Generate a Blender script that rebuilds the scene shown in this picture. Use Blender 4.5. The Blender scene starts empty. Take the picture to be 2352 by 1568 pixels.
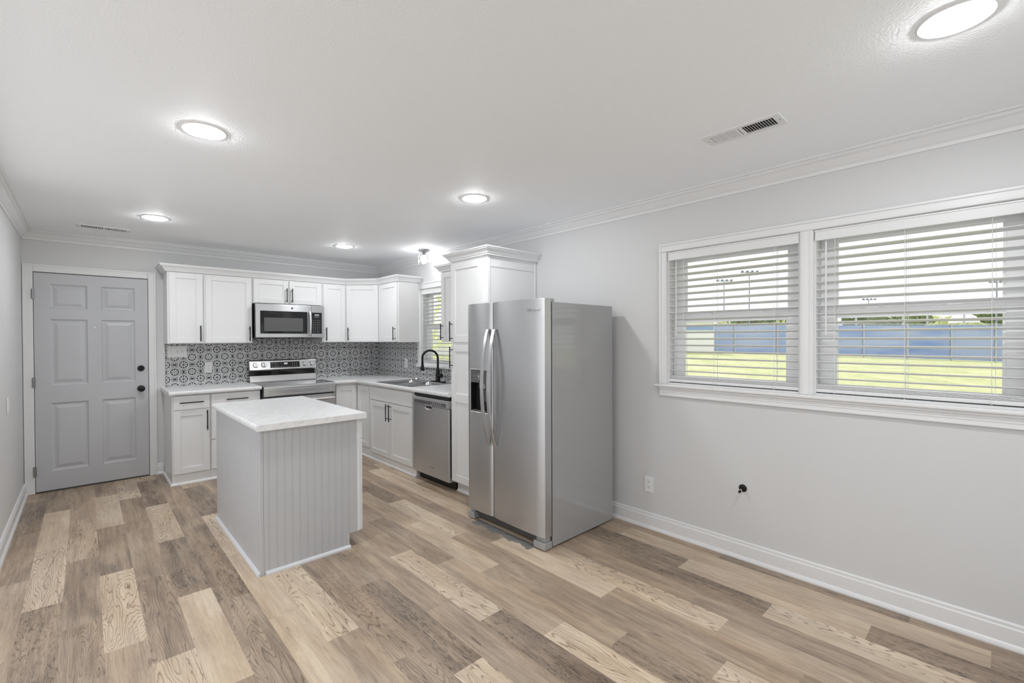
import bpy, bmesh, math, random
from mathutils import Matrix, Vector
random.seed(7)
SC = bpy.context.scene
COL = SC.collection
PI = math.pi

# ------------------------------------------------------------------ camera, world, sun, lights, exposure
cam_d = bpy.data.cameras.new('camera'); cam = bpy.data.objects.new('camera', cam_d); COL.objects.link(cam)
yaw, pit, rol = math.radians(42.2677), math.radians(-0.5162), math.radians(-0.2253)
fw = Vector((math.sin(yaw)*math.cos(pit), math.cos(yaw)*math.cos(pit), math.sin(pit)))
rt = Vector((math.cos(yaw), -math.sin(yaw), 0)); up = rt.cross(fw)
rt2 = rt*math.cos(rol)+up*math.sin(rol); up2 = -rt*math.sin(rol)+up*math.cos(rol)
CAM = Vector((-3.1044, -5.9972, 1.4195))
m = Matrix((rt2, up2, -fw)).transposed().to_4x4(); m.translation = CAM
cam.matrix_world = m
cam_d.sensor_width = 36; cam_d.lens = 1047.5967*36/2352
cam_d.shift_x = (1176-1149.2244)/2352; cam_d.shift_y = (786.0256-784)/2352
cam_d.clip_start = .05; cam_d.clip_end = 500
SC.camera = cam

SC.view_settings.view_transform = 'Standard'; SC.view_settings.look = 'None'
SC.view_settings.gamma = 1; SC.view_settings.use_curve_mapping = False
SC.view_settings.exposure = 0.06
SC.cycles.use_denoising = True
SC.cycles.max_bounces = 14; SC.cycles.diffuse_bounces = 8; SC.cycles.glossy_bounces = 6
SC.cycles.transparent_max_bounces = 24; SC.cycles.caustics_reflective = False; SC.cycles.caustics_refractive = False
SC.cycles.sample_clamp_indirect = 6

w = bpy.data.worlds.new('world'); SC.world = w; w.use_nodes = True
nt = w.node_tree; bg = nt.nodes['Background']
bg.inputs[0].default_value = (.94, .957, .985, 1); bg.inputs[1].default_value = 1.25

sun_d = bpy.data.lights.new('sun', 'SUN'); sun = bpy.data.objects.new('sun', sun_d); COL.objects.link(sun)
sun_d.energy = 2.6; sun_d.angle = math.radians(1.0); sun_d.color = (1, .97, .9)
sun.rotation_euler = Vector((-.32, -.55, -1.05)).to_track_quat('-Z', 'Y').to_euler()

LAMP = 176.0        # radiance of the recessed diffusers
BULB = 70.0
# ------------------------------------------------------------------ dimensions
W = 3.5325; CEIL = 2.436; YF = -6.55
T = .15

# ------------------------------------------------------------------ materials
def new_mat(name):
    mt = bpy.data.materials.new(name); mt.use_nodes = True
    return mt, mt.node_tree, mt.node_tree.nodes['Principled BSDF']
def pbr(name, col, rough=.5, metal=0, spec=.5, bump=None, **kw):
    mt, nt, b = new_mat(name)
    b.inputs['Base Color'].default_value = (*col, 1) if len(col) == 3 else col
    b.inputs['Roughness'].default_value = rough; b.inputs['Metallic'].default_value = metal
    b.inputs['Specular IOR Level'].default_value = spec
    for k, v in kw.items(): b.inputs[k.replace('_', ' ')].default_value = v
    if bump:
        sc, st, dist = bump
        tc = nt.nodes.new('ShaderNodeTexCoord'); n = nt.nodes.new('ShaderNodeTexNoise')
        n.inputs['Scale'].default_value = sc; n.inputs['Detail'].default_value = 4
        nt.links.new(tc.outputs['Object'], n.inputs['Vector'])
        bp = nt.nodes.new('ShaderNodeBump'); bp.inputs['Strength'].default_value = st; bp.inputs['Distance'].default_value = dist
        nt.links.new(n.outputs['Fac'], bp.inputs['Height']); nt.links.new(bp.outputs['Normal'], b.inputs['Normal'])
    return mt
class N:
    """small shader-math helper"""
    def __init__(s, nt): s.nt = nt
    def m(s, op, *a, clamp=False):
        n = s.nt.nodes.new('ShaderNodeMath'); n.operation = op; n.use_clamp = clamp
        for i, v in enumerate(a):
            if isinstance(v, (int, float)): n.inputs[i].default_value = v
            else: s.nt.links.new(v, n.inputs[i])
        return n.outputs[0]
    def step(s, v, lo, hi):     # 1 inside lo..hi
        return s.m('MULTIPLY', s.m('GREATER_THAN', v, lo), s.m('LESS_THAN', v, hi))
    def mix(s, f, a, b):
        n = s.nt.nodes.new('ShaderNodeMix'); n.data_type = 'RGBA'
        for i, v in ((0, f), (6, a), (7, b)):
            if isinstance(v, (int, float)): n.inputs[i].default_value = v
            elif isinstance(v, tuple): n.inputs[i].default_value = (*v, 1)
            else: s.nt.links.new(v, n.inputs[i])
        return n.outputs[2]
    def ramp(s, f, stops):
        n = s.nt.nodes.new('ShaderNodeValToRGB'); e = n.color_ramp.elements
        while len(e) < len(stops): e.new(.5)
        for i, (p, c) in enumerate(stops): e[i].position = p; e[i].color = (*c, 1)
        s.nt.links.new(f, n.inputs[0]); return n.outputs[0]
    def noise(s, vec, scale, detail=3, rough=.5, dist=0):
        n = s.nt.nodes.new('ShaderNodeTexNoise'); n.inputs['Scale'].default_value = scale
        n.inputs['Detail'].default_value = detail; n.inputs['Roughness'].default_value = rough; n.inputs['Distortion'].default_value = dist
        s.nt.links.new(vec, n.inputs['Vector']); return n.outputs['Fac']
    def comb(s, x, y, z):
        n = s.nt.nodes.new('ShaderNodeCombineXYZ')
        for i, v in enumerate((x, y, z)):
            if isinstance(v, (int, float)): n.inputs[i].default_value = v
            else: s.nt.links.new(v, n.inputs[i])
        return n.outputs[0]
    def pos(s):
        n = s.nt.nodes.new('ShaderNodeNewGeometry'); p = s.nt.nodes.new('ShaderNodeSeparateXYZ')
        s.nt.links.new(n.outputs['Position'], p.inputs[0]); return p.outputs, n.outputs['Position']
    def attr(s, name):
        n = s.nt.nodes.new('ShaderNodeAttribute'); n.attribute_name = name; return n.outputs['Fac']

M = {}
M['wall'] = pbr('wall_paint', (.625, .627, .632), .55, bump=(300, .05, .002))
M['ceiling'] = pbr('ceiling_paint', (.915, .93, .95), .7, bump=(110, .35, .006))
M['trim'] = pbr('trim_paint', (.74, .743, .748), .35)
M['cab'] = pbr('cabinet_paint', (.755, .76, .767), .3)
M['cabin'] = pbr('cabinet_inside', (.55, .55, .555), .6)
M['door'] = pbr('door_paint', (.50, .508, .53), .4)
M['island'] = pbr('island_paint', (.50, .508, .525), .38)
M['islandmould'] = pbr('island_moulding_paint', (.64, .65, .67), .4)
M['black'] = pbr('black_metal', (.010, .010, .011), .5, 0, .3)
M['rubber'] = pbr('black_plastic', (.01, .01, .011), .45)
M['glossblack'] = pbr('black_glass', (.008, .008, .009), .06, spec=.6)
M['whiteplastic'] = pbr('white_plastic', (.78, .78, .785), .3)
M['slat'] = pbr('blind_slat', (.73, .735, .74), .35)
M['cord'] = pbr('blind_cord', (.72, .73, .72), .7)
M['chrome'] = pbr('polished_metal', (.75, .75, .76), .12, 1)
M['nickel'] = pbr('hinge_metal', (.35, .35, .36), .3, 1)
M['greytext'] = pbr('grey_print', (.55, .55, .56), .5)
M['darktext'] = pbr('dark_print', (.06, .06, .065), .4)
M['dark'] = pbr('dark_void', (.02, .02, .02), .8)  # near-black standing in for the shade inside vents and openings
M['darkgrey'] = pbr('dark_grey_plastic', (.09, .09, .093), .4)
M['fridgeside'] = pbr('grey_enamel', (.33, .333, .338), .1, spec=.9, bump=(110, .05, .002))
M['greyplastic'] = pbr('grey_plastic', (.30, .303, .31), .4)
M['sill_vinyl'] = pbr('window_vinyl', (.88, .885, .89), .3)

def steel(name, col=(.58, .587, .60), rough=.36, aniso=.75, rot=0.0, grain='x'):
    mt, nt, b = new_mat(name); n = N(nt)
    b.inputs['Metallic'].default_value = 1
    b.inputs['Anisotropic'].default_value = aniso; b.inputs['Anisotropic Rotation'].default_value = rot
    (px, py, pz), P = n.pos()
    v = n.comb(n.m('MULTIPLY', px, 3), n.m('MULTIPLY', py, 3), n.m('MULTIPLY', pz, 600))
    g = n.noise(v, 1, 2)
    c = n.mix(g, tuple(x*.93 for x in col), tuple(min(1, x*1.05) for x in col))
    nt.links.new(c, b.inputs['Base Color'])
    nt.links.new(n.m('ADD', n.m('MULTIPLY', g, .06), rough-.03), b.inputs['Roughness'])
    tg = nt.nodes.new('ShaderNodeTangent'); tg.direction_type = 'RADIAL'; tg.axis = 'Z'
    nt.links.new(tg.outputs[0], b.inputs['Tangent'])
    return mt
M['steel'] = steel('brushed_steel', rot=.25)
M['steelbright'] = steel('bright_steel', (.62, .62, .625), .2, .5)
M['steelsink'] = steel('sink_steel', (.55, .55, .555), .25, .3)
M['handle'] = pbr('satin_handle', (.70, .70, .71), .3, 1)

def marble():
    mt, nt, b = new_mat('marble_laminate'); n = N(nt)
    (px, py, pz), P = n.pos()
    a = n.m('ADD', n.m('MULTIPLY', px, .5), n.m('MULTIPLY', py, .866)); c = n.m('ADD', n.m('MULTIPLY', px, -.866), n.m('MULTIPLY', py, .5))
    v = n.comb(n.m('MULTIPLY', a, 2.2), n.m('MULTIPLY', c, 7), n.m('MULTIPLY', pz, 6))
    n1 = n.noise(v, 1.3, 5, .6, .8); n2 = n.noise(v, 3.2, 6, .65, .5)
    vein = n.m('SUBTRACT', 1, n.m('MULTIPLY', n.m('ABSOLUTE', n.m('SUBTRACT', n1, .5)), 22), clamp=True)
    vein = n.m('MULTIPLY', n.m('POWER', vein, 1.5), n.m('MULTIPLY', n.m('GREATER_THAN', n2, .45), n2))
    base = n.ramp(n2, [(.3, (.73, .733, .738)), (.6, (.79, .792, .797))])
    nt.links.new(n.mix(n.m('MULTIPLY', vein, .6), base, (.42, .42, .43)), b.inputs['Base Color'])
    b.inputs['Roughness'].default_value = .28
    return mt
M['marble'] = marble()

def tile(name, horiz):
    """6 inch cement-look tile: circles on the corners and centres, pinwheel stars on the edge midpoints"""
    mt, nt, b = new_mat(name); n = N(nt)
    (px, py, pz), P = n.pos()
    if horiz == 'x': u = n.m('DIVIDE', n.m('ADD', px, 2.32), .157)
    else: u = n.m('DIVIDE', n.m('ADD', py, .0195), .1535)
    v = n.m('DIVIDE', n.m('SUBTRACT', pz, .989 if horiz == 'x' else .976), .157)
    a = n.m('FRACT', n.m('ADD', u, 20)); c = n.m('FRACT', n.m('ADD', v, 20))
    def pol(du, dv, wrap):
        x = n.m('SUBTRACT', n.m('FRACT', n.m('ADD', a, .5-du)), .5); y = n.m('SUBTRACT', n.m('FRACT', n.m('ADD', c, .5-dv)), .5)
        return x, y, n.m('SQRT', n.m('ADD', n.m('MULTIPLY', x, x), n.m('MULTIPLY', y, y)))
    x1, y1, r1 = pol(0, 0, 1); x2, y2, r2 = pol(.5, .5, 1)
    sel = n.m('LESS_THAN', r2, r1)
    r = n.m('MINIMUM', r1, r2)
    def pick(p, q): return n.m('ADD', n.m('MULTIPLY', sel, q), n.m('MULTIPLY', n.m('SUBTRACT', 1, sel), p))
    th = n.m('ARCTAN2', pick(y1, y2), pick(x1, x2))
    ring = n.step(r, .205, .252)
    c8 = n.m('COSINE', n.m('MULTIPLY', th, 8))
    darts = n.m('MULTIPLY', n.step(r, .055, .17), n.m('GREATER_THAN', c8, n.m('SUBTRACT', 1.0, n.m('MULTIPLY', r, 4.2))))
    tips = n.m('MULTIPLY', n.step(r, .17, .208), n.m('GREATER_THAN', c8, n.m('SUBTRACT', n.m('MULTIPLY', n.m('SUBTRACT', .208, r), 30), .25)))
    hub = n.m('MAXIMUM', n.step(r, .022, .042), n.m('LESS_THAN', r1, .055))
    greyring = n.step(r, .312, .338)
    # stars
    x3, y3, r3 = pol(.5, 0, 1); x4, y4, r4 = pol(0, .5, 1)
    s2 = n.m('LESS_THAN', r4, r3); rs = n.m('MINIMUM', r3, r4)
    def pk(p, q): return n.m('ADD', n.m('MULTIPLY', s2, q), n.m('MULTIPLY', n.m('SUBTRACT', 1, s2), p))
    xs = n.m('ABSOLUTE', pk(x3, x4)); ys = n.m('ABSOLUTE', pk(y3, y4))
    mx = n.m('MAXIMUM', xs, ys); mn = n.m('MINIMUM', xs, ys)
    # flared arms along the diagonals, concave ends
    edge = n.m('SUBTRACT', mn, n.m('MULTIPLY', mx, n.m('ADD', .38, n.m('MULTIPLY', mx, .6))))
    inarm = n.m('GREATER_THAN', edge, 0)
    inside = n.m('LESS_THAN', mx, .158)
    outl = n.m('MULTIPLY', inside, n.m('LESS_THAN', n.m('ABSOLUTE', edge), .016))
    endl = n.m('MULTIPLY', inarm, n.step(mx, .138, .160))
    veinl = n.m('MULTIPLY', n.m('MULTIPLY', inside, inarm), n.m('MULTIPLY', n.m('GREATER_THAN', mn, n.m('MULTIPLY', mx, .86)), n.m('LESS_THAN', mx, .11)))
    starhub = n.m('LESS_THAN', rs, .035)
    # grout
    ga = n.m('ABSOLUTE', x1); gc = n.m('ABSOLUTE', y1)
    grout = n.m('LESS_THAN', n.m('MINIMUM', ga, gc), .013)
    grout = n.m('MULTIPLY', grout, n.m('SUBTRACT', 1, n.step(r1, .25, .29)))
    blk = ring
    for q in (darts, tips, hub, outl, endl, veinl, starhub, grout): blk = n.m('MAXIMUM', blk, q)
    col = n.mix(greyring, (.70, .705, .71), (.16, .16, .165))
    col = n.mix(blk, col, (.018, .018, .02))
    nt.links.new(col, b.inputs['Base Color']); b.inputs['Roughness'].default_value = .35
    return mt
M['tileback'] = tile('patterned_tile_back', 'x'); M['tileside'] = tile('patterned_tile_side', 'y')

def planks():
    mt, nt, b = new_mat('vinyl_plank'); n = N(nt)
    (px, py, pz), P = n.pos()
    tone = n.attr('tone'); kind = n.attr('kind'); seed = n.attr('seed')
    so = n.m('MULTIPLY', seed, 37.0)
    fine = n.noise(n.comb(n.m('MULTIPLY', px, 170), n.m('MULTIPLY', py, 7), so), 1, 4, .65)
    streak = n.noise(n.comb(n.m('MULTIPLY', px, 38), n.m('MULTIPLY', py, 1.6), so), 1, 4, .6, .4)
    blot = n.noise(n.comb(n.m('MULTIPLY', px, 9), n.m('MULTIPLY', py, 2.2), so), 1, 4, .55, .6)
    lum = n.m('ADD', tone, n.m('MULTIPLY', n.m('SUBTRACT', fine, .5), .5))
    lum = n.m('ADD', lum, n.m('MULTIPLY', n.m('SUBTRACT', streak, .5), .55))
    lum = n.m('ADD', lum, n.m('MULTIPLY', n.m('SUBTRACT', blot, .5), .75))
    # cathedral growth rings
    field = n.noise(n.comb(n.m('MULTIPLY', px, 7.5), n.m('MULTIPLY', py, .75), so), 1, 2.5, .45, .25)
    wob = n.noise(n.comb(n.m('MULTIPLY', px, 60), n.m('MULTIPLY', py, 16), so), 1, 3, .6)
    ph = n.m('ADD', n.m('MULTIPLY', field, 42), n.m('MULTIPLY', wob, .7))
    tri = n.m('ABSOLUTE', n.m('SUBTRACT', n.m('MULTIPLY', n.m('FRACT', ph), 2), 1))
    line = n.m('POWER', tri, 6.0)
    linemask = n.m('MULTIPLY', line, n.m('ADD', .35, n.m('MULTIPLY', blot, 1.1)), clamp=True)
    k1 = n.step(kind, .5, 1.5); k2 = n.step(kind, 1.5, 2.5)
    lum = n.m('SUBTRACT', lum, n.m('MULTIPLY', linemask, n.m('ADD', .10, n.m('MULTIPLY', k1, n.m('MULTIPLY', tone, .72)))))
    # distressed planks: broken dark scrapes
    sc1 = n.noise(n.comb(n.m('MULTIPLY', px, 90), n.m('MULTIPLY', py, 22), so), 1, 5, .7, 1.0)
    sc2 = n.noise(n.comb(n.m('MULTIPLY', px, 14), n.m('MULTIPLY', py, 3), so), 1, 3, .6)
    scr = n.m('MULTIPLY', n.m('MULTIPLY', n.m('GREATER_THAN', sc1, .55), n.m('SUBTRACT', sc2, .32)), 2.2, clamp=True)
    lum = n.m('SUBTRACT', lum, n.m('MULTIPLY', scr, n.m('ADD', .08, n.m('MULTIPLY', k2, .42))))
    # rare knots and cracks on every plank
    kn = n.noise(n.comb(n.m('MULTIPLY', px, 26), n.m('MULTIPLY', py, 4.5), so), 1, 2, .5)
    lum = n.m('SUBTRACT', lum, n.m('MULTIPLY', n.m('GREATER_THAN', kn, .74), .22))
    col = n.ramp(lum, [(0, (.12, .092, .071)), (.25, (.25, .193, .148)), (.5, (.40, .31, .233)), (.75, (.55, .442, .334)), (1, (.69, .58, .453))])
    grey = n.m('MULTIPLY', n.noise(n.comb(n.m('MULTIPLY', px, 5), n.m('MULTIPLY', py, 1.2), n.m('ADD', so, 9)), 1, 2), .55)
    hsv = nt.nodes.new('ShaderNodeHueSaturation'); nt.links.new(col, hsv.inputs['Color'])
    nt.links.new(n.m('SUBTRACT', 1.32, grey), hsv.inputs['Saturation'])
    nt.links.new(hsv.outputs[0], b.inputs['Base Color'])
    b.inputs['Roughness'].default_value = .42; b.inputs['Specular IOR Level'].default_value = .35
    bp = nt.nodes.new('ShaderNodeBump'); bp.inputs['Strength'].default_value = .12; bp.inputs['Distance'].default_value = .002
    nt.links.new(fine, bp.inputs['Height']); nt.links.new(bp.outputs[0], b.inputs['Normal'])
    return mt
M['planks'] = planks()

def emit(name, col, s):
    mt = bpy.data.materials.new(name); mt.use_nodes = True; nt = mt.node_tree; nt.nodes.clear()
    e = nt.nodes.new('ShaderNodeEmission'); e.inputs[0].default_value = (*col, 1); e.inputs[1].default_value = s
    o = nt.nodes.new('ShaderNodeOutputMaterial'); nt.links.new(e.outputs[0], o.inputs[0]); return mt
M['lamp'] = emit('lamp_diffuser', (.97, .99, 1), LAMP)
M['bulb'] = emit('lamp_bulb', (.99, .99, 1), BULB)
M['digits'] = emit('clock_digits', (.9, .95, 1), 1.2)

def glass():
    mt = bpy.data.materials.new('window_glass'); mt.use_nodes = True; nt = mt.node_tree; nt.nodes.clear()
    t = nt.nodes.new('ShaderNodeBsdfTransparent'); t.inputs[0].default_value = (.99, .99, .99, 1)
    g = nt.nodes.new('ShaderNodeBsdfGlossy'); g.inputs['Roughness'].default_value = .02
    lw = nt.nodes.new('ShaderNodeLayerWeight'); lw.inputs[0].default_value = .5; n = N(nt); f = n.m('ADD', .03, n.m('MULTIPLY', .6, n.m('POWER', lw.outputs['Facing'], 5)))
    mx = nt.nodes.new('ShaderNodeMixShader'); o = nt.nodes.new('ShaderNodeOutputMaterial')
    nt.links.new(f, mx.inputs[0]); nt.links.new(t.outputs[0], mx.inputs[1]); nt.links.new(g.outputs[0], mx.inputs[2])
    nt.links.new(mx.outputs[0], o.inputs[0]); return mt
M['glass'] = glass()
def film():
    mt, nt, b = new_mat('plastic_film')
    b.inputs['Base Color'].default_value = (.22, .225, .23, 1); b.inputs['Roughness'].default_value = .25; b.inputs['Alpha'].default_value = .75
    return mt
M['film'] = film()
def grassmat():
    mt, nt, b = new_mat('grass'); n = N(nt)
    (px, py, pz), P = n.pos()
    a = n.noise(n.comb(px, py, 0), .8, 5, .7); c = n.noise(n.comb(px, py, 0), 5, 6, .8)
    nt.links.new(n.ramp(n.m('ADD', n.m('MULTIPLY', a, .5), n.m('MULTIPLY', c, .5)), [(.36, (.33, .38, .17)), (.5, (.47, .49, .26)), (.64, (.64, .62, .42))]), b.inputs['Base Color'])
    b.inputs['Roughness'].default_value = .95; b.inputs['Specular IOR Level'].default_value = .1
    return mt
M['grass'] = grassmat()
def screenmat():
    mt, nt, b = new_mat('blue_windscreen'); n = N(nt)
    (px, py, pz), P = n.pos()
    s = n.m('ADD', n.m('MULTIPLY', px, .7), n.m('MULTIPLY', py, -.7))
    d1 = n.m('FRACT', n.m('MULTIPLY', n.m('ADD', s, pz), 10)); d2 = n.m('FRACT', n.m('MULTIPLY', n.m('SUBTRACT', s, pz), 10))
    lk = n.m('MAXIMUM', n.m('LESS_THAN', d1, .28), n.m('LESS_THAN', d2, .28))
    big = n.noise(n.comb(n.m('MULTIPLY', s, .25), 0, n.m('MULTIPLY', pz, 1.2)), 1, 3)
    f = n.m('MULTIPLY', lk, n.m('MULTIPLY', n.m('SUBTRACT', big, .30), 3.6, clamp=True))
    nt.links.new(n.mix(f, (.20, .31, .62), (.62, .66, .76)), b.inputs['Base Color']); b.inputs['Roughness'].default_value = .8
    return mt
M['screen'] = screenmat()
def leafmat(name, col, tr):
    mt = pbr(name, col, .7); nt = mt.node_tree; b = nt.nodes['Principled BSDF']; t = nt.nodes.new('ShaderNodeBsdfTranslucent'); t.inputs[0].default_value = (*tr, 1)
    mx = nt.nodes.new('ShaderNodeMixShader'); mx.inputs[0].default_value = .5; o = nt.nodes['Material Output']
    nt.links.new(b.outputs[0], mx.inputs[1]); nt.links.new(t.outputs[0], mx.inputs[2]); nt.links.new(mx.outputs[0], o.inputs[0]); return mt
M['leaf'] = leafmat('leaf_dark', (.16, .22, .09), (.25, .32, .10)); M['leaf2'] = leafmat('leaf_light', (.45, .50, .22), (.75, .8, .35))
M['bark'] = pbr('bark', (.12, .09, .07), .9)
M['galv'] = pbr('galvanised_pole', (.55, .56, .57), .5, .4)
M['poledark'] = pbr('floodlight_metal', (.25, .28, .36), .5, .3)
M['siding'] = pbr('white_siding', (.85, .86, .87), .7); M['bluepaint'] = pbr('blue_paint', (.25, .38, .62), .6)
M['concrete'] = pbr('bounce_concrete', (.74, .74, .75), .9, bump=(4, .2, .01))
M['absorber_dark'] = pbr('absorber_dark', (.07, .055, .045), .95, bump=(30, .5, .03))  # dark colour of the added ground strip below the windows
M['exterior'] = pbr('outside_wall', (.6, .58, .55), .8)

# ------------------------------------------------------------------ mesh helper
def frame(o, u, v):
    u = Vector(u).normalized(); v = Vector(v).normalized(); n = u.cross(v)
    mm = Matrix((u, v, n)).transposed().to_4x4(); mm.translation = Vector(o); return mm
OFF = {}
class G:
    def __init__(s, M=None): s.bm = bmesh.new(); s.M = M or Matrix()
    def _v(s, p): return s.bm.verts.new(s.M @ Vector(p))
    def box(s, x0, x1, y0, y1, z0, z1, bev=0, seg=1):
        x0, x1 = min(x0, x1), max(x0, x1); y0, y1 = min(y0, y1), max(y0, y1); z0, z1 = min(z0, z1), max(z0, z1)
        v = [s._v((x, y, z)) for x in (x0, x1) for y in (y0, y1) for z in (z0, z1)]
        fs = [s.bm.faces.new([v[i] for i in q]) for q in ((0, 1, 3, 2), (4, 6, 7, 5), (0, 4, 5, 1), (2, 3, 7, 6), (0, 2, 6, 4), (1, 5, 7, 3))]
        if bev:
            es = list({e for f in fs for e in f.edges})
            bmesh.ops.bevel(s.bm, geom=es, offset=min(bev, .45*min(x1-x0, y1-y0, z1-z0)), segments=seg, affect='EDGES', profile=.5)
        return s
    def prism(s, poly, c0, c1, order='abc', bev=0, seg=2):
        """polygon in local (a,b), extruded along c; order says which local axes a,b,c are"""
        ax = {'a': None}
        def P(a, b, c):
            d = dict(zip(order, (a, b, c))); return (d['a'], d['b'], d['c']) if 'a' in order else (d['x'], d['y'], d['z'])
        lo = [s._v(P(a, b, c0)) for a, b in poly]; hi = [s._v(P(a, b, c1)) for a, b in poly]
        k = len(poly); fs = [s.bm.faces.new(lo), s.bm.faces.new(hi[::-1])]
        for i in range(k):
            j = (i+1) % k; fs.append(s.bm.faces.new([lo[i], hi[i], hi[j], lo[j]]))
        if bev:
            bmesh.ops.recalc_face_normals(s.bm, faces=fs)
            bmesh.ops.bevel(s.bm, geom=list({e for f in fs for e in f.edges}), offset=bev, segments=seg, affect='EDGES', profile=.5)
        return s
    def tube(s, pts, r, seg=10, caps=True):
        pts = [Vector(p) for p in pts]; rs = r if isinstance(r, (list, tuple)) else [r]*len(pts)
        rings = []; nrm = None
        for i, p in enumerate(pts):
            a = pts[max(i-1, 0)]; b = pts[min(i+1, len(pts)-1)]
            t = (b-a).normalized()
            if nrm is None:
                nrm = t.orthogonal().normalized()
            else:
                nrm = (nrm - t*nrm.dot(t)); nrm = nrm.normalized() if nrm.length > 1e-6 else t.orthogonal().normalized()
            bi = t.cross(nrm)
            rings.append([s._v(p+(nrm*math.cos(2*PI*k/seg)+bi*math.sin(2*PI*k/seg))*rs[i]) for k in range(seg)])
        for i in range(len(rings)-1):
            for k in range(seg):
                j = (k+1) % seg; s.bm.faces.new([rings[i][k], rings[i][j], rings[i+1][j], rings[i+1][k]])
        if caps: s.bm.faces.new(rings[0][::-1]); s.bm.faces.new(rings[-1])
        return s
    def cyl(s, p0, p1, r, seg=20): return s.tube([p0, p1], r, seg)
    def lathe(s, prof, o, axis, seg=28, caps=True):
        """profile of (radius, height) along axis from o"""
        o = Vector(o); ax = Vector(axis).normalized(); n1 = ax.orthogonal().normalized(); n2 = ax.cross(n1)
        rings = [[s._v(o+ax*h+(n1*math.cos(2*PI*k/seg)+n2*math.sin(2*PI*k/seg))*max(r, 1e-4)) for k in range(seg)] for r, h in prof]
        for i in range(len(rings)-1):
            for k in range(seg):
                j = (k+1) % seg; s.bm.faces.new([rings[i][k], rings[i][j], rings[i+1][j], rings[i+1][k]])
        if caps: s.bm.faces.new(rings[0][::-1]); s.bm.faces.new(rings[-1])
        return s
    def mould(s, path, prof, closed=False, side=1):
        """profile (out, z) swept along a level path in xy with mitred corners; side +1: out = left of travel"""
        pts = [Vector((p[0], p[1])) for p in path]; k = len(pts); rings = []
        for i in range(k):
            d1 = (pts[i]-pts[i-1]).normalized() if (i > 0 or closed) else None
            d2 = (pts[(i+1) % k]-pts[i]).normalized() if (i < k-1 or closed) else None
            def nn(d): return Vector((-d.y, d.x))*side
            if d1 is None: mt = nn(d2)
            elif d2 is None: mt = nn(d1)
            else:
                a, b = nn(d1), nn(d2); mt = (a+b)/(1+a.dot(b))
            rings.append([s._v((pts[i].x+mt.x*o, pts[i].y+mt.y*o, z)) for o, z in prof])
        q = len(prof)
        for i in range(k if closed else k-1):
            j = (i+1) % k
            for a in range(q):
                b = (a+1) % q; s.bm.faces.new([rings[i][a], rings[i][b], rings[j][b], rings[j][a]])
        if not closed: s.bm.faces.new(rings[0][::-1]); s.bm.faces.new(rings[-1])
        return s
    def quad(s, *p): s.bm.faces.new([s._v(q) for q in p]); return s
    def build(s, name, mat, parent=None, smooth=False, **props):
        bmesh.ops.recalc_face_normals(s.bm, faces=s.bm.faces[:])
        me = bpy.data.meshes.new(name)
        o = bpy.data.objects.new(name, me); COL.objects.link(o)
        off = OFF.get(parent.name, Vector()) if parent else Vector()
        if parent is not None:
            bmesh.ops.translate(s.bm, verts=s.bm.verts[:], vec=-off); o.parent = parent; OFF[o.name] = off
        else:
            # put the origin at the base of the mesh
            bb = [v.co for v in s.bm.verts]
            c = Vector(((min(v.x for v in bb)+max(v.x for v in bb))/2, (min(v.y for v in bb)+max(v.y for v in bb))/2, min(v.z for v in bb)))
            bmesh.ops.translate(s.bm, verts=s.bm.verts[:], vec=-c); o.location = c; OFF[o.name] = c
        s.bm.to_mesh(me); s.bm.free(); me.materials.append(M[mat] if isinstance(mat, str) else mat)
        if smooth:
            for p in me.polygons: p.use_smooth = True
            if smooth != 'all':
                me.set_sharp_from_angle(angle=math.radians(35))
        for k, v in props.items(): o[k] = v
        return o
def printed(part, g, mat):
    """printing belongs to the surface of its part: a second material of the same mesh"""
    bmesh.ops.recalc_face_normals(g.bm, faces=g.bm.faces[:]); bmesh.ops.translate(g.bm, verts=g.bm.verts[:], vec=-OFF[part.name])
    for f in g.bm.faces: f.material_index = 1
    g.bm.from_mesh(part.data); g.bm.to_mesh(part.data); g.bm.free(); part.data.materials.append(M[mat])
def thing(name, label, cat, loc, group=None):
    o = bpy.data.objects.new(name, None); COL.objects.link(o); o.location = loc; o.empty_display_size = .1
    o['label'] = label; o['category'] = cat
    if group: o['group'] = group
    OFF[o.name] = Vector(loc); return o
def struct_empty(name, loc=(0, 0, 0)):
    o = bpy.data.objects.new(name, None); COL.objects.link(o); o.location = loc; o['kind'] = 'structure'; OFF[o.name] = Vector(loc); return o
def tag(o, label, cat, group=None):
    o['label'] = label; o['category'] = cat
    if group: o['group'] = group
    return o
BK = lambda x, y, z: frame((x, y, z), (1, 0, 0), (0, 0, 1))      # faces -y (back wall): local a=x, b=z, c=out
RT = lambda x, y, z: frame((x, y, z), (0, -1, 0), (0, 0, 1))     # faces -x (right wall): local a=-y, b=z, c=out
LF = lambda x, y, z: frame((x, y, z), (0, 1, 0), (0, 0, 1))      # faces +x
FR = lambda x, y, z: frame((x, y, z), (-1, 0, 0), (0, 0, 1))     # faces +y

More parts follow.
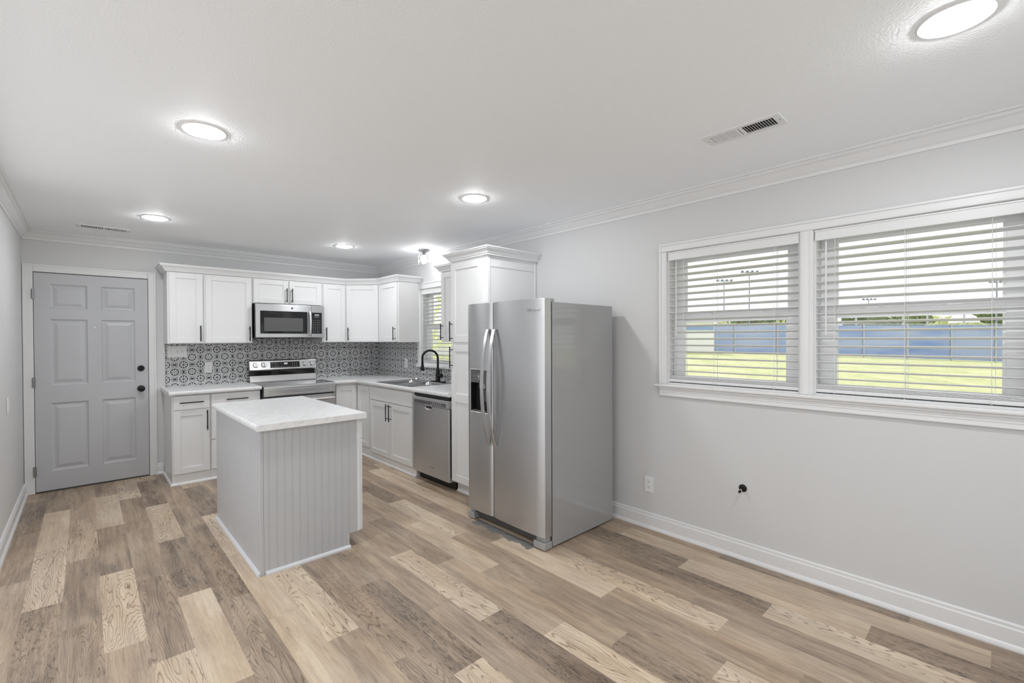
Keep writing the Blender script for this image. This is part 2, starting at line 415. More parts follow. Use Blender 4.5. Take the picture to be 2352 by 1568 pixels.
# ------------------------------------------------------------------ room shell
# floor planks: explicit tone for the planks one can recognise
PW, PL = .1555, .915
X0 = -3.21-2*PW
PH = {0: -.3, 1: -.745, 2: -.175, 3: -.53, 4: -.76, 5: -.21, 6: -.42, 7: -.765, 8: -.215, 9: -.55, 10: -.785, 11: -.33, 12: -.58, 13: -.87, 14: -.215, 15: -.615, 16: -.867, 17: -.502, 18: -.3, 19: -.605, 20: -.08, 21: -.48, 22: -.2}
SPEC = {(1, 0): (.74, 0), (1, 1): (.72, 1), (1, -1): (.42, 0), (2, 2): (.36, 0), (3, 2): (.86, 1), (3, 0): (.74, 0), (3, 1): (.36, 0), (5, 1): (.76, 1), (5, 3): (.8, 0), (5, 2): (.34, 2),
        (4, 3): (.84, 1), (4, 2): (.42, 1), (7, 1): (.82, 1), (7, 2): (.72, 0), (7, 3): (.78, 0), (8, 3): (.86, 1), (10, 3): (.3, 2), (10, 4): (.84, 1), (12, 3): (.86, 1), (12, 4): (.3, 2),
        (13, 4): (.9, 1), (14, 3): (.8, 0), (14, 5): (.4, 2), (15, 2): (.86, 1), (15, 5): (.85, 1), (16, 3): (.82, 0), (17, 1): (.78, 0), (17, 4): (.86, 1), (17, 3): (.7, 0), (19, 5): (.84, 1),
        (20, 5): (.76, 0), (20, 6): (.3, 2), (21, 4): (.72, 0), (21, 5): (.7, 0), (11, 4): (.46, 0), (9, 3): (.48, 1), (9, 4): (.4, 1), (6, 2): (.36, 2), (6, 3): (.42, 1), (6, 4): (.4, 1), (2, 3): (.44, 1), (2, 1): (.62, 1),
        (1, 2): (.36, 2), (11, 3): (.5, 0), (18, 4): (.5, 0), (18, 5): (.44, 0), (16, 4): (.5, 0), (15, 4): (.46, 0), (12, 2): (.46, 0), (13, 3): (.55, 0), (14, 2): (.62, 0), (19, 4): (.4, 2)}
rnd = random.Random(3)
g = G(); tn, kd, sd = [], [], []
def add_plank(x0, x1, y0, y1, t, k):
    v = [g._v(p) for p in ((x0, y1, 0), (x1, y1, 0), (x1, y0, 0), (x0, y0, 0))]
    g.bm.faces.new(v); tn.append(t); kd.append(k); sd.append(rnd.random())
for r in range(-1, 23):
    x0, x1 = X0+r*PW, X0+(r+1)*PW
    x0, x1 = max(x0, -W-.05), min(x1, .05)
    if x1-x0 < .002: continue
    y = PH.get(r, -.3); i = -1; y0 = .1
    while y0 > YF+.01:
        y1 = y if i == -1 else y0-PL
        y1 = max(y1, YF)
        t, k = SPEC.get((r, i+(0 if i < 0 else 0)), (None, None))
        if t is None:
            q = rnd.random()
            t, k = (rnd.uniform(.70, .82), rnd.choice((0, 1))) if q < .12 else ((rnd.uniform(.30, .36), 2) if q < .26 else (rnd.uniform(.38, .54), rnd.choice((0, 0, 1, 1))))
            if k == 1 and t < .6: k = 0
        add_plank(x0, x1, y1, y0, t, k); y0 = y1; i += 1
for x0, y0 in ((0, 0),):
    pass
me = bpy.data.meshes.new('floor'); g.bm.normal_update()
for f in g.bm.faces:
    if f.normal.z < 0: f.normal_flip()
g.bm.to_mesh(me); g.bm.free()
for nme, arr in (('tone', tn), ('kind', kd), ('seed', sd)):
    at = me.attributes.new(nme, 'FLOAT', 'FACE')
    for j, vv in enumerate(arr): at.data[j].value = float(vv)
fl = bpy.data.objects.new('floor', me); COL.objects.link(fl); me.materials.append(M['planks']); fl['kind'] = 'structure'
G().box(-W-T, T, YF, T, -.12, -.002).build('trim_6', 'exterior', kind='structure')       # slab under the planks
G().box(-W-T, T, YF, T, CEIL, CEIL+.12).build('ceiling', 'ceiling', kind='structure')

def wall_cells(gg, a0, a1, z0, z1, holes, mk):
    aa = sorted({a0, a1, *[h[0] for h in holes], *[h[1] for h in holes]}); zz = sorted({z0, z1, *[h[2] for h in holes], *[h[3] for h in holes]})
    for i in range(len(aa)-1):
        for j in range(len(zz)-1):
            ca, cz = (aa[i]+aa[i+1])/2, (zz[j]+zz[j+1])/2
            if any(h[0] < ca < h[1] and h[2] < cz < h[3] for h in holes): continue
            mk(gg, aa[i], aa[i+1], zz[j], zz[j+1])
WZ0, WZ1 = 1.085, 2.033
WIN1 = (-5.202, -4.372); WIN2 = (-6.095, -5.265); KW = (-1.915, -1.115); KZ0, KZ1 = 1.095, 2.03
g = G()
wall_cells(g, YF, T, -.1, CEIL, [(WIN1[0], WIN1[1], WZ0, WZ1), (WIN2[0], WIN2[1], WZ0, WZ1), (KW[0], KW[1], KZ0, KZ1)], lambda q, a, b, c, d: q.box(0, T, a, b, c, d))
g.build('wall_right', 'wall', kind='structure')
LOP = (-5.3, -1.86, -.2, 2.3)        # wide unseen opening, added to let daylight fill the kitchen
g = G()
wall_cells(g, YF, T, -.1, CEIL, [LOP], lambda q, a, b, c, d: q.box(-W-T, -W, a, b, c, d))
g.build('wall_left', 'wall', kind='structure')
g = G(LF(-W, 0, 0)); g.box(LOP[1]-.001, LOP[1]+.004, 0, LOP[3]+.004, -T, .004); g.box(LOP[0]-.004, LOP[0]+.001, 0, LOP[3]+.004, -T, .004); g.box(LOP[0]+.001, LOP[1]-.001, LOP[3]-.001, LOP[3]+.004, -T, .004)
g.build('trim_7', 'trim', kind='structure')  # lining of the added left-wall opening
DX0, DX1 = -3.457, -2.6237; DTOP = 2.047
g = G()
wall_cells(g, -W-T, T, -.1, CEIL, [(DX0-.022, DX1+.022, -.1, DTOP+.022)], lambda q, a, b, c, d: q.box(a, b, 0, T, c, d))
g.build('wall_back', 'wall', kind='structure')
g = G()
wall_cells(g, -W-T, T, -.1, CEIL, [(-2.5, -.4, -.2, 2.1)], lambda q, a, b, c, d: q.box(a, b, YF-T, YF, c, d))      # unseen opening behind the camera, added as a daylight source
g.build('wall_front', 'wall', kind='structure')

# crown moulding of the room
h, pr = CEIL-2.343, .07
cp = [(0, CEIL-h), (.008, CEIL-h), (.008, CEIL-h+.018), (.018, CEIL-h+.026), (.030, CEIL-h+.040), (.044, CEIL-h+.058), (.058, CEIL-h+.066), (.058, CEIL-.014), (pr, CEIL-.012), (pr, CEIL), (0, CEIL)]
G().mould([(-W, YF), (-W, 0), (0, 0), (0, YF)], cp, closed=True, side=-1).build('trim_1', 'trim', kind='structure')
# baseboards with shoe
bp_ = [(0, 0), (.026, 0), (.026, .008), (.021, .019), (.0145, .026), (.0145, .088), (.011, .094), (.011, .106), (.006, .112), (0, .112)]
bpR = [(0, 0), (.026, 0), (.026, .008), (.021, .019), (.0145, .026), (.0145, .092), (.010, .098), (.010, .112), (.005, .118), (0, .118)]
G().mould([(-W, LOP[1]), (-W, -.021)], bp_, side=-1).build('baseboard_left', 'trim', kind='structure')
G().mould([(-2.562, 0), (-2.505, 0)], bp_, side=-1).build('baseboard_back', 'trim', kind='structure')
G().mould([(0, -3.09), (0, YF)], bpR, side=-1).build('baseboard_right', 'trim', kind='structure')

# ------------------------------------------------------------------ entrance door
door = struct_empty('door_1', (-3.04, -.0, 0))
def casing_profile(gg, path3, M_): pass
g = G(BK(0, 0, 0)); cw = .072
co = (DX0-.005-cw+.012, DX1+.005+cw-.012)
for (a0, a1, b0, b1) in ((-3.529, DX0-.003, 0, DTOP+.003+.07), (DX1+.003, -2.557, 0, DTOP+.073), (DX0-.003, DX1+.003, DTOP+.003, DTOP+.073)):
    g.box(a0, a1, b0, b1, 0, .018, .004)
for (a0, a1, b0, b1) in ((-3.529, -3.512, 0, DTOP+.073), (-2.574, -2.557, 0, DTOP+.073), (-3.512, -2.574, DTOP+.056, DTOP+.073)):
    g.box(a0, a1, b0, b1, .018, .023, .003)
g.build('casing', 'trim', door)
g = G()
g.box(DX0-.022, DX0-.003, -.002, T, -.0, DTOP+.003); g.box(DX1+.003, DX1+.022, -.002, T, 0, DTOP+.003); g.box(DX0-.022, DX1+.022, -.002, T, DTOP+.003, DTOP+.022)
g.build('jamb', 'trim', door)
# slab: outer stiles/rails with six sunk raised panels
g = G(BK(0, .0, 0)); th = .016
px = [(-3.352, -3.089), (-2.989, -2.729)]; pz = [(.192, .83), (.993, 1.615), (1.712, 1.943)]
xs = [DX0, px[0][0], px[0][1], px[1][0], px[1][1], DX1]; zs = [.014, pz[0][0], pz[0][1], pz[1][0], pz[1][1], pz[2][0], pz[2][1], DTOP-.003]
for i in range(5):
    for j in range(7):
        if i in (1, 3) and j in (1, 3, 5): continue
        g.quad((xs[i], zs[j], th), (xs[i+1], zs[j], th), (xs[i+1], zs[j+1], th), (xs[i], zs[j+1], th))
for a0, a1 in px:
    for b0, b1 in pz:
        loops = [(0, th), (.010, th-.010), (.020, th-.012), (.032, th-.010), (.050, th-.004), (.056, th-.003)]
        for (i0, c0), (i1, c1) in zip(loops[:-1], loops[1:]):
            A = [(a0+i0, b0+i0, c0), (a1-i0, b0+i0, c0), (a1-i0, b1-i0, c0), (a0+i0, b1-i0, c0)]
            B = [(a0+i1, b0+i1, c1), (a1-i1, b0+i1, c1), (a1-i1, b1-i1, c1), (a0+i1, b1-i1, c1)]
            for k in range(4): g.quad(A[k], A[(k+1) % 4], B[(k+1) % 4], B[k])
        i1, c1 = loops[-1]
        g.quad((a0+i1, b0+i1, c1), (a1-i1, b0+i1, c1), (a1-i1, b1-i1, c1), (a0+i1, b1-i1, c1))
g.box(DX0, DX1, .014, DTOP-.003, -.045, -.002)
for (a0, a1, b0, b1) in ((DX0, DX0+.001, .014, DTOP-.003), (DX1-.001, DX1, .014, DTOP-.003), (DX0, DX1, .014, .015), (DX0, DX1, DTOP-.004, DTOP-.003)): g.box(a0, a1, b0, b1, -.003, th)
bmesh.ops.remove_doubles(g.bm, verts=g.bm.verts[:], dist=1e-5)
slab = g.build('door_slab', 'door', door)
def knob(name, x, z, r, prof, parent):
    G().lathe([(r*a, b) for a, b in prof], (x, -.016, z), (0, -1, 0)).build(name, 'black', parent, smooth=True)
knob('door_knob', -2.6855, .917, .031, [(1, 0), (1, .006), (.9, .01), (.42, .014), (.36, .034), (.6, .04), (.88, .05), (.95, .060), (.88, .068), (.6, .074), (0, .076)], slab)
knob('deadbolt', -2.685, 1.125, .030, [(1, 0), (1, .006), (.93, .012), (.5, .013), (0, .0135)], slab)
o = G().box(-2.690, -2.680, -.05, -.028, 1.108, 1.142, .004, 2).build('thumb_turn', 'black', slab)
G().lathe([(.0085, 0), (.0085, .003), (.006, .004), (0, .0042)], (-3.04, -.016, 1.533), (0, -1, 0), 16).build('peephole', 'chrome', slab, smooth=True)
for z in (1.845, 1.03, .205):
    hg = G().cyl((DX0-.004, -.026, z-.045), (DX0-.004, -.026, z+.045), .0075, 12).build('hinge', 'nickel', door, smooth=True)
    G().box(DX0-.016, DX0+.008, -.022, -.0165, z-.045, z+.045).build('hinge_leaf', 'nickel', hg)
G().box(DX0-.02, DX1+.02, -.0, T, -.0, .012).build('threshold', 'darkgrey', door)
G().box(DX1+.0005, DX1+.0025, -.012, .0, .88, .95).build('strike_plate', 'black', door)
G().box(DX0-.02, DX1+.02, .07, T+.02, .012, DTOP).build('weather_panel', 'dark', door)

# ------------------------------------------------------------------ windows
def window(name, y0, y1, z0, z1, st=.075, xg=.095, mid=1.565, rail=.045):
    e = struct_empty(name, (.07, (y0+y1)/2, z0))
    g = G()
    for q in ((y0, y0+.012, z0, z1), (y1-.012, y1, z0, z1), (y0+.012, y1-.012, z1-.012, z1), (y0+.012, y1-.012, z0, z0+.012)):
        g.box(.002, T+.01, q[0], q[1], q[2], q[3])
    g.build('window_frame', 'trim', e)
    a0, a1 = y0+.012, y1-.012
    for nm, xx, b0, b1, bt, tp in (('upper_sash', xg+.018, mid-.012, z1-.012, .04, .052), ('lower_sash', xg-.012, z0+.012, mid+.012, .042, .04)):
        g = G(RT(xx, 0, 0)); d0, d1 = -.012, .012
        g.box(-a1, -a1+st, b0, b1, d0, d1, .003); g.box(-a0-st, -a0, b0, b1, d0, d1, .003)
        g.box(-a1+st, -a0-st, b0, b0+bt, d0, d1, .003); g.box(-a1+st, -a0-st, b1-tp, b1, d0, d1, .003)
        for (p0, p1, q0, q1) in ((-a1+st, -a1+st+.01, b0+bt, b1-tp), (-a0-st-.01, -a0-st, b0+bt, b1-tp), (-a1+st+.01, -a0-st-.01, b0+bt, b0+bt+.01), (-a1+st+.01, -a0-st-.01, b1-tp-.01, b1-tp)):
            g.box(p0, p1, q0, q1, -.006, .006)
        s_ = g.build(nm, 'sill_vinyl', e)
        G(RT(xx, 0, 0)).box(-a1+st-.004, -a0-st+.004, b0+bt-.004, b1-tp+.004, -.002, .002).build('pane', 'glass', s_)
        if nm == 'lower_sash':
            for t_ in (.3, .7):
                yy = a1+(a0-a1)*t_
                G(RT(xx, 0, 0)).box(-yy-.03, -yy+.03, b1-.002, b1+.008, -.008, .012, .003).build('sash_lock', 'whiteplastic', s_)
    return e
window('window_1', WIN1[0], WIN1[1], WZ0, WZ1)
window('window_2', WIN2[0], WIN2[1], WZ0, WZ1)
window('window_3', KW[0], KW[1], KZ0, KZ1, mid=1.56)
# casing shared by the two big windows: head, side legs, mullion, stool, apron
g = G(RT(0, 0, 0)); L, R_ = 4.318, 6.155
def case(gg, a0, a1, b0, b1, vert):
    gg.box(a0, a1, b0, b1, 0, .016, .004)
case(g, L, 4.374, 1.085, 2.033, 1); case(g, 6.093, R_, 1.085, 2.033, 1); case(g, 5.2, 5.267, 1.085, 2.033, 1); case(g, L, R_, 2.033, 2.092, 0)
g.box(L, L+.016, 1.085, 2.092, .016, .022, .003); g.box(L+.016, R_, 2.076, 2.092, .016, .022, .003); g.box(L+.016, R_, 2.036, 2.046, .016, .019, .001)
g.box(4.36, 4.37, 1.085, 2.033, .016, .019, .001); g.box(5.21, 5.218, 1.085, 2.03, .016, .019, .001); g.box(5.249, 5.257, 1.085, 2.03, .016, .019, .001)
g.build('trim_2', 'trim', kind='structure')
g = G(RT(0, 0, 0)); g.box(4.287, 6.19, 1.066, 1.086, 0, .042, .006, 2)
g.box(L, R_, 1.0, 1.066, 0, .014, .003); g.box(L, R_, 1.0, 1.012, .014, .019, .003); g.box(L, R_, 1.026, 1.034, .014, .017, .001); g.box(L, R_, 1.05, 1.066, .014, .024, .003)
g.build('trim_3', 'trim', kind='structure')
# kitchen window casing
g = G(RT(0, 0, 0)); a0, a1 = -KW[1], -KW[0]
g.box(a0-.075, a0+.002, KZ0-.0, KZ1, 0, .016, .004); g.box(a1-.002, a1+.075, KZ0, KZ1, 0, .016, .004); g.box(a0-.075, a1+.075, KZ1, KZ1+.075, 0, .018, .004)
g.box(a0-.075, a1+.075, KZ1+.06, KZ1+.075, .018, .024, .003); g.box(a0-.08, a1+.08, KZ0-.03, KZ0, 0, .036, .005)
g.build('trim_4', 'trim', kind='structure')
def blind(name, label, y0, y1, ztop, zfirst, pitch, nsl, zbot, cords, wand, wz, xf=.004, cropped=False):
    """inside-mount faux wood blind on the right wall; y0>y1"""
    t = thing(name, label, 'window blind', ((xf+.03), (y0+y1)/2, zbot-.05))
    g = G(); g.box(xf-.008, xf+.002, y1, y0, ztop-.062, ztop, .002); g.box(xf-.012, xf-.006, y1, y0, ztop-.012, ztop-.002, .002); g.box(xf-.010, xf-.006, y1, y0, ztop-.062, ztop-.055, .001)
    g.box(xf-.008, xf+.03, y0-.004, y0, ztop-.062, ztop); g.box(xf-.008, xf+.03, y1, y1+.004, ztop-.062, ztop)
    g.build('valance', 'slat', t)
    G().box(xf+.006, xf+.054, y1+.006, y0-.006, ztop-.048, ztop-.002, .002).build('headrail', 'slat', t)
    g = G()
    for i in range(nsl):
        z = zfirst-i*pitch; k = 6; tp, bt = [], []
        for j in range(k+1):
            q = j/k; x = xf+.004+.05*q; cz = z+.0022*(1-(2*q-1)**2)+.0105*(.5-q)
            tp.append((x, cz+.0014)); bt.append((x, cz-.0014))
        g.prism(tp+bt[::-1], y1+.004, y0-.004, 'xzy')
    g.build('slats', 'slat', t)
    g = G()
    for i in range(5): g.box(xf+.004, xf+.054, y1+.004, y0-.004, zbot+i*.0045, zbot+i*.0045+.003, .0005)
    g.box(xf+.002, xf+.056, y1+.002, y0-.002, zbot-.022, zbot-.002, .004, 2)
    g.build('bottom_rail', 'slat', t)
    for c in cords:
        g = G()
        for dx in (.0015, .0565): g.cyl((xf+dx, c, ztop-.05), (xf+dx, c, zbot+.02), .0011, 6)
        g.cyl((xf+.029, c-.012, ztop-.05), (xf+.029, c-.012, zbot), .001, 6)
        for i in range(nsl): g.cyl((xf+.0015, c, zfirst-i*pitch-.004), (xf+.0565, c, zfirst-i*pitch-.004), .0009, 5)
        cd = g.build('ladder_cord', 'cord', t)
        G().tube([(xf+.002, c, zbot+.0), (xf-.003, c+.004, zbot-.012), (xf-.002, c-.008, zbot-.02), (xf-.004, c+.012, zbot-.016), (xf-.003, c-.004, zbot-.026)], .0012, 6).build('cord_knot', 'slat', cd)
    g = G(); g.cyl((xf-.006, wand, ztop-.075), (xf-.006, wand, wz), .004, 8); g.tube([(xf+.012, wand, ztop-.05), (xf-.004, wand, ztop-.055), (xf-.006, wand, ztop-.08)], .0015, 6)
    g.build('tilt_wand', 'slat', t, smooth=True)
    return t
blind('window_blind', 'white slatted blind in the left of the two large windows, white shed outside behind it', WIN1[1]-.004, WIN1[0]+.004, 2.032, 1.913, .0457, 17, 1.125, (-4.49, -4.70, -5.06), -4.44, 1.43)
blind('window_blind', 'white slatted blind in the right of the two large windows, cut by the photo edge', WIN2[1]-.004, WIN2[0]+.004, 2.032, 1.913, .0457, 17, 1.125, (-5.365, -5.66, -5.965), -5.325, 1.43)
blind('window_blind', 'white slatted blind in the small window above the kitchen sink', KW[1]-.004, KW[0]+.004, 2.028, 1.91, .0457, 17, 1.12, (-1.2, -1.5, -1.8), -1.155, 1.4)

# ------------------------------------------------------------------ cabinetry helpers
def shaker(gg_frame, a0, a1, b0, b1, th=.02, fw_=.058, rec=.009):
    g = G(gg_frame); g.box(a0+.01, a1-.01, b0+.01, b1-.01, 0.0005, th-rec)
    bv = .0015
    g.box(a0, a0+fw_, b0, b1, 0, th, bv); g.box(a1-fw_, a1, b0, b1, 0, th, bv)
    g.box(a0+fw_, a1-fw_, b0, b0+fw_, 0, th, bv); g.box(a0+fw_, a1-fw_, b1-fw_, b1, 0, th, bv)
    return g
def plain(gg_frame, a0, a1, b0, b1, th=.02): return G(gg_frame).box(a0, a1, b0, b1, 0, th, .002)
def pull(fr, a, b, length, vert, parent, c0=.02):
    g = G(fr); r = .0055; l2 = length/2; st = length*.36
    if vert:
        g.cyl((a, b-l2, c0+.032), (a, b+l2, c0+.032), r, 12)
        for s_ in (-st, st): g.cyl((a, b+s_, c0), (a, b+s_, c0+.032), .004, 8)
    else:
        g.cyl((a-l2, b, c0+.032), (a+l2, b, c0+.032), r, 12)
        for s_ in (-st, st): g.cyl((a+s_, b, c0), (a+s_, b, c0+.032), .004, 8)
    return g.build('handle', 'black', parent, smooth=True)

UB, UT = 1.376, 2.118
# upper cabinets on the back wall
fb = BK(0, -.305, 0)
def upper(label, x0, x1, z0, z1, doors):
    t = thing('wall_cabinet', label, 'cabinet', ((x0+x1)/2, -.15, z0), 'white shaker wall cabinets')
    G().box(x0, x1, -.305, -.001, z0, z1, .001).build('body', 'cab', t)
    for d0, d1, ha in doors:
        d = shaker(fb, d0, d1, z0+.006, z1-.012).build('door', 'cab', t)
        pull(fb, ha, z0+.105, .165, True, d)
    return t
upper('white wall cabinet at the left end of the row, next to the grey door', -2.492, -2.1745, UB, UT, [(-2.476, -2.187, -2.212)])
upper('wide single-door white wall cabinet directly left of the microwave', -2.1735, -1.7115, UB, UT, [(-2.162, -1.722, -1.747)])
upper('short two-door white wall cabinet above the microwave', -1.7105, -.9285, 1.826, UT, [(-1.7, -1.327, -1.352), (-1.317, -.94, -1.292)])
upper('narrow white wall cabinet directly right of the microwave', -.9275, -.6215, UB, UT, [(-.916, -.634, -.889)])
# diagonal corner cabinet
t = thing('corner_cabinet', 'diagonal white wall cabinet in the corner of the kitchen', 'cabinet', (-.3, -.3, UB), 'white shaker wall cabinets')
poly = [(-.6205, -.001), (-.6205, -.305), (-.305, -.6205), (-.001, -.6205), (-.001, -.001)]
G().prism(poly, UB, UT, 'xyz').build('body', 'cab', t)
fd = frame((-.6205, -.305, 0), (1, -1, 0), (0, 0, 1)); dl = .3155*math.sqrt(2)
d = shaker(fd, .018, dl-.018, UB+.006, UT-.012).build('door', 'cab', t); pull(fd, .045, UB+.105, .165, True, d)
# right wall, before the window
fr_ = RT(-.305, 0, 0)
t = thing('wall_cabinet', 'white wall cabinet just left of the small kitchen window', 'cabinet', (-.15, -.85, UB), 'white shaker wall cabinets')
G().box(-.305, -.001, -1.095, -.6215, UB, UT, .001).build('body', 'cab', t)
d = shaker(fr_, .66, 1.08, UB+.006, UT-.012).build('door', 'cab', t); pull(fr_, 1.045, UB+.105, .165, True, d)
# right wall, after the window
t = thing('wall_cabinet', 'white wall cabinet between the small kitchen window and the tall pantry', 'cabinet', (-.15, -2.3, UB), 'white shaker wall cabinets')
G().box(-.305, -.001, -2.583, -2.0, 1.386, 2.122, .001).build('body', 'cab', t)
d = shaker(fr_, 2.012, 2.57, 1.392, 2.11).build('door', 'cab', t); pull(fr_, 2.045, 1.49, .17, True, d)
# crown mouldings over the cabinets
def crown(z): return [(0, z), (.02, z), (.02, z+.008), (.026, z+.014), (.032, z+.026), (.046, z+.042), (.058, z+.048), (.058, z+.056), (.066, z+.058), (.066, z+.068), (0, z+.068)]
o = G().mould([(-2.492, -.002), (-2.492, -.305), (-.6205, -.305), (-.305, -.6205), (-.305, -1.095), (-.002, -1.095)], crown(2.116), side=-1).build('cabinet_crown', 'cab')
tag(o, 'white crown moulding running along the top of the corner wall cabinets', 'moulding')
o = G().mould([(-.002, -2.0), (-.305, -2.0), (-.305, -2.583)], crown(2.122), side=-1).build('cabinet_crown', 'cab')
tag(o, 'short white crown moulding on the cabinet right of the small window', 'moulding')

# tall pantry
PX = -.60; fp = RT(PX, 0, 0)
t = thing('pantry_cabinet', 'tall white pantry cabinet between the dishwasher and the refrigerator', 'cabinet', (-.3, -2.83, 0))
g = G(); g.box(PX, -.002, -3.08, -2.584, .1, 2.122, .001); g.box(PX+.055, -.002, -3.08, -2.584, 0, .1)
g.build('body', 'cab', t)
G().box(PX+.02, -.02, -3.085, -3.0802, 2.03, 2.05).build('side_cleat', 'cab', t)
g = G(); g.box(PX-.001, PX+.03, -3.088, -3.08, .1, 2.122, .002); g.box(-.03, -.002, -3.088, -3.08, .1, 2.122, .002); g.build('corner_stile', 'cab', t)
d = shaker(fp, 2.592, 3.035, 1.385, 2.1, fw_=.062).build('door', 'cab', t); pull(fp, 2.612, 1.485, .18, True, d)
d = shaker(fp, 2.592, 3.035, .115, 1.362, fw_=.062)
d.box(2.654, 2.973, .84, .92, 0, .0199, .0015); d = d.build('door', 'cab', t); pull(fp, 2.612, 1.245, .2, True, d)
G().mould([(PX+.055, -2.584), (PX+.055, -3.08)], [(0, 0), (.014, 0), (.014, .006), (.004, .018), (0, .02)], side=-1).build('base_shoe', 'cab', t)
o = G().mould([(-.002, -3.088), (PX, -3.088), (PX, -2.584), (-.385, -2.584)], crown(2.122), side=1).build('cabinet_crown', 'cab')
tag(o, 'white crown moulding on top of the tall pantry cabinet', 'moulding')

# base cabinets, left of the range
fbb = BK(0, -.6, 0); BT = .8765
def shoe(path, side=-1): return G().mould(path, [(0, 0), (.016, 0), (.016, .006), (.012, .014), (.004, .02), (0, .021)], side=side)
t = thing('base_cabinet', 'white base cabinet with one drawer and one door, beside the grey entrance door', 'cabinet', (-2.34, -.3, 0), 'white shaker base cabinets')
G().box(-2.497, -2.1765, -.6, -.002, .0, BT, .001).build('body', 'cab', t)
shoe([(-2.497, -.03), (-2.497, -.6), (-2.1765, -.6)], -1).build('base_shoe', 'cab', t)
d = plain(fbb, -2.485, -2.184, .731, .868).build('drawer', 'cab', t); pull(fbb, -2.338, .802, .2, False, d)
d = shaker(fbb, -2.485, -2.187, .108, .727).build('door', 'cab', t); pull(fbb, -2.209, .615, .2, True, d)
t = thing('base_cabinet', 'white base cabinet with three drawers, directly left of the range', 'cabinet', (-1.94, -.3, 0), 'white shaker base cabinets')
G().box(-2.1755, -1.7115, -.6, -.002, .0, BT, .001).build('body', 'cab', t)
shoe([(-2.1755, -.6), (-1.7115, -.6)], -1).build('base_shoe', 'cab', t)
for z0, z1 in ((.731, .868), (.409, .727), (.108, .403)):
    d = plain(fbb, -2.168, -1.72, z0, z1).build('drawer', 'cab', t); pull(fbb, -1.94, z1-.065, .2, False, d)
# corner and sink bases
t = thing('corner_base_cabinet', 'white corner base cabinet with a folding door, right of the range', 'cabinet', (-.4, -.4, 0), 'white shaker base cabinets')
poly = [(-.9, -.002), (-.9, -.6), (-.6, -.6), (-.6, -.944), (-.002, -.944), (-.002, -.002)]
G().prism(poly, .0, BT-.001, 'xyz').build('body', 'cab', t)
fbr = RT(-.6, 0, 0)
shaker(fbb, -.886, -.63, .12, .848).build('door_leaf', 'cab', t); shaker(fbr, .63, .925, .12, .848).build('door_leaf', 'cab', t)
shoe([(-.9, -.6), (-.6, -.6), (-.6, -.944)], -1).build('base_shoe', 'cab', t)
t = thing('sink_cabinet', 'white double-door sink base cabinet with a false drawer front', 'cabinet', (-.3, -1.44, 0), 'white shaker base cabinets')
g = G(); g.box(-.6, -.58, -1.957, -.945, .0, BT-.001, .001); g.box(-.58, -.002, -.963, -.945, 0, BT-.001); g.box(-.58, -.002, -1.957, -1.939, 0, BT-.001); g.box(-.58, -.002, -1.939, -.963, .1, .115)
g.build('body', 'cab', t)
plain(fbr, .962, 1.905, .71, .858).build('drawer_front', 'cab', t)
for a0, a1, ha in ((.962, 1.43, 1.4), (1.437, 1.905, 1.467)):
    d = shaker(fbr, a0, a1, .088, .7).build('door', 'cab', t); pull(fbr, ha, .6, .19, True, d)
shoe([(-.6, -.945), (-.6, -1.957)], -1).build('base_shoe', 'cab', t)

# worktops
CT, CB = .915, .878
g = G()
prof = [(-.004, CB), (-.64, CB), (-.648, CB+.006), (-.65, CB+.014), (-.65, CT-.014), (-.646, CT-.005), (-.636, CT), (-.004, CT)]
g.prism(prof, -2.522, -1.7085, 'yzx').build('worktop', 'marble')
o = bpy.data.objects['worktop']; tag(o, 'white marbled worktop left of the range, below the light switches', 'worktop', 'marbled worktops')
g = G()
SX0, SX1, SY0, SY1 = -.565, -.085, -1.83, -1.12      # cut-out for the sink
def ctop(x0, x1, y0, y1): g.box(x0, x1, y0, y1, CB, CT)
outer = [(-.915, -.004), (-.915, -.645), (-.645, -.645), (-.645, -2.5815), (-.004, -2.5815), (-.004, -.004)]
ctop(-.915, -.645, -.645, -.004); ctop(-.645, -.004, -1.12, -.004); ctop(-.645, -.565, -1.83, -1.12); ctop(-.085, -.004, -1.83, -1.12); ctop(-.645, -.004, -2.5815, -1.83)
G_nose = [(0, CB+.001), (.004, CB+.004), (.006, CB+.012), (.006, CT-.012), (.003, CT-.004), (0, CT-.0005)]
g.mould([(-.915, -.6449), (-.6449, -.6449), (-.6449, -2.5815)], G_nose, side=-1)
o = g.build('worktop', 'marble'); tag(o, 'white marbled L-shaped worktop around the sink, right of the range', 'worktop', 'marbled worktops')

# tiled backsplashes
g = G(); g.box(-2.478, -1.0, -.008, -.0005, CT, UB); g.box(-1.7, -.93, -.0082, -.0005, UB-.001, 1.4335); g.box(-1.0, -.009, -.008, -.0005, CT, UB)
o = g.build('backsplash', 'tileback'); tag(o, 'black and white patterned tile backsplash on the back wall behind the range', 'backsplash', 'tiled backsplashes')
g = G(); a0 = .009
g.box(-.008, -.0005, KW[1]+.075, -a0, CT, UB); g.box(-.008, -.0005, -2.583, KW[1]+.075, CT, KZ0-.03)
o = g.build('backsplash', 'tileside'); tag(o, 'black and white patterned tile backsplash behind the sink, under the small window', 'backsplash', 'tiled backsplashes')

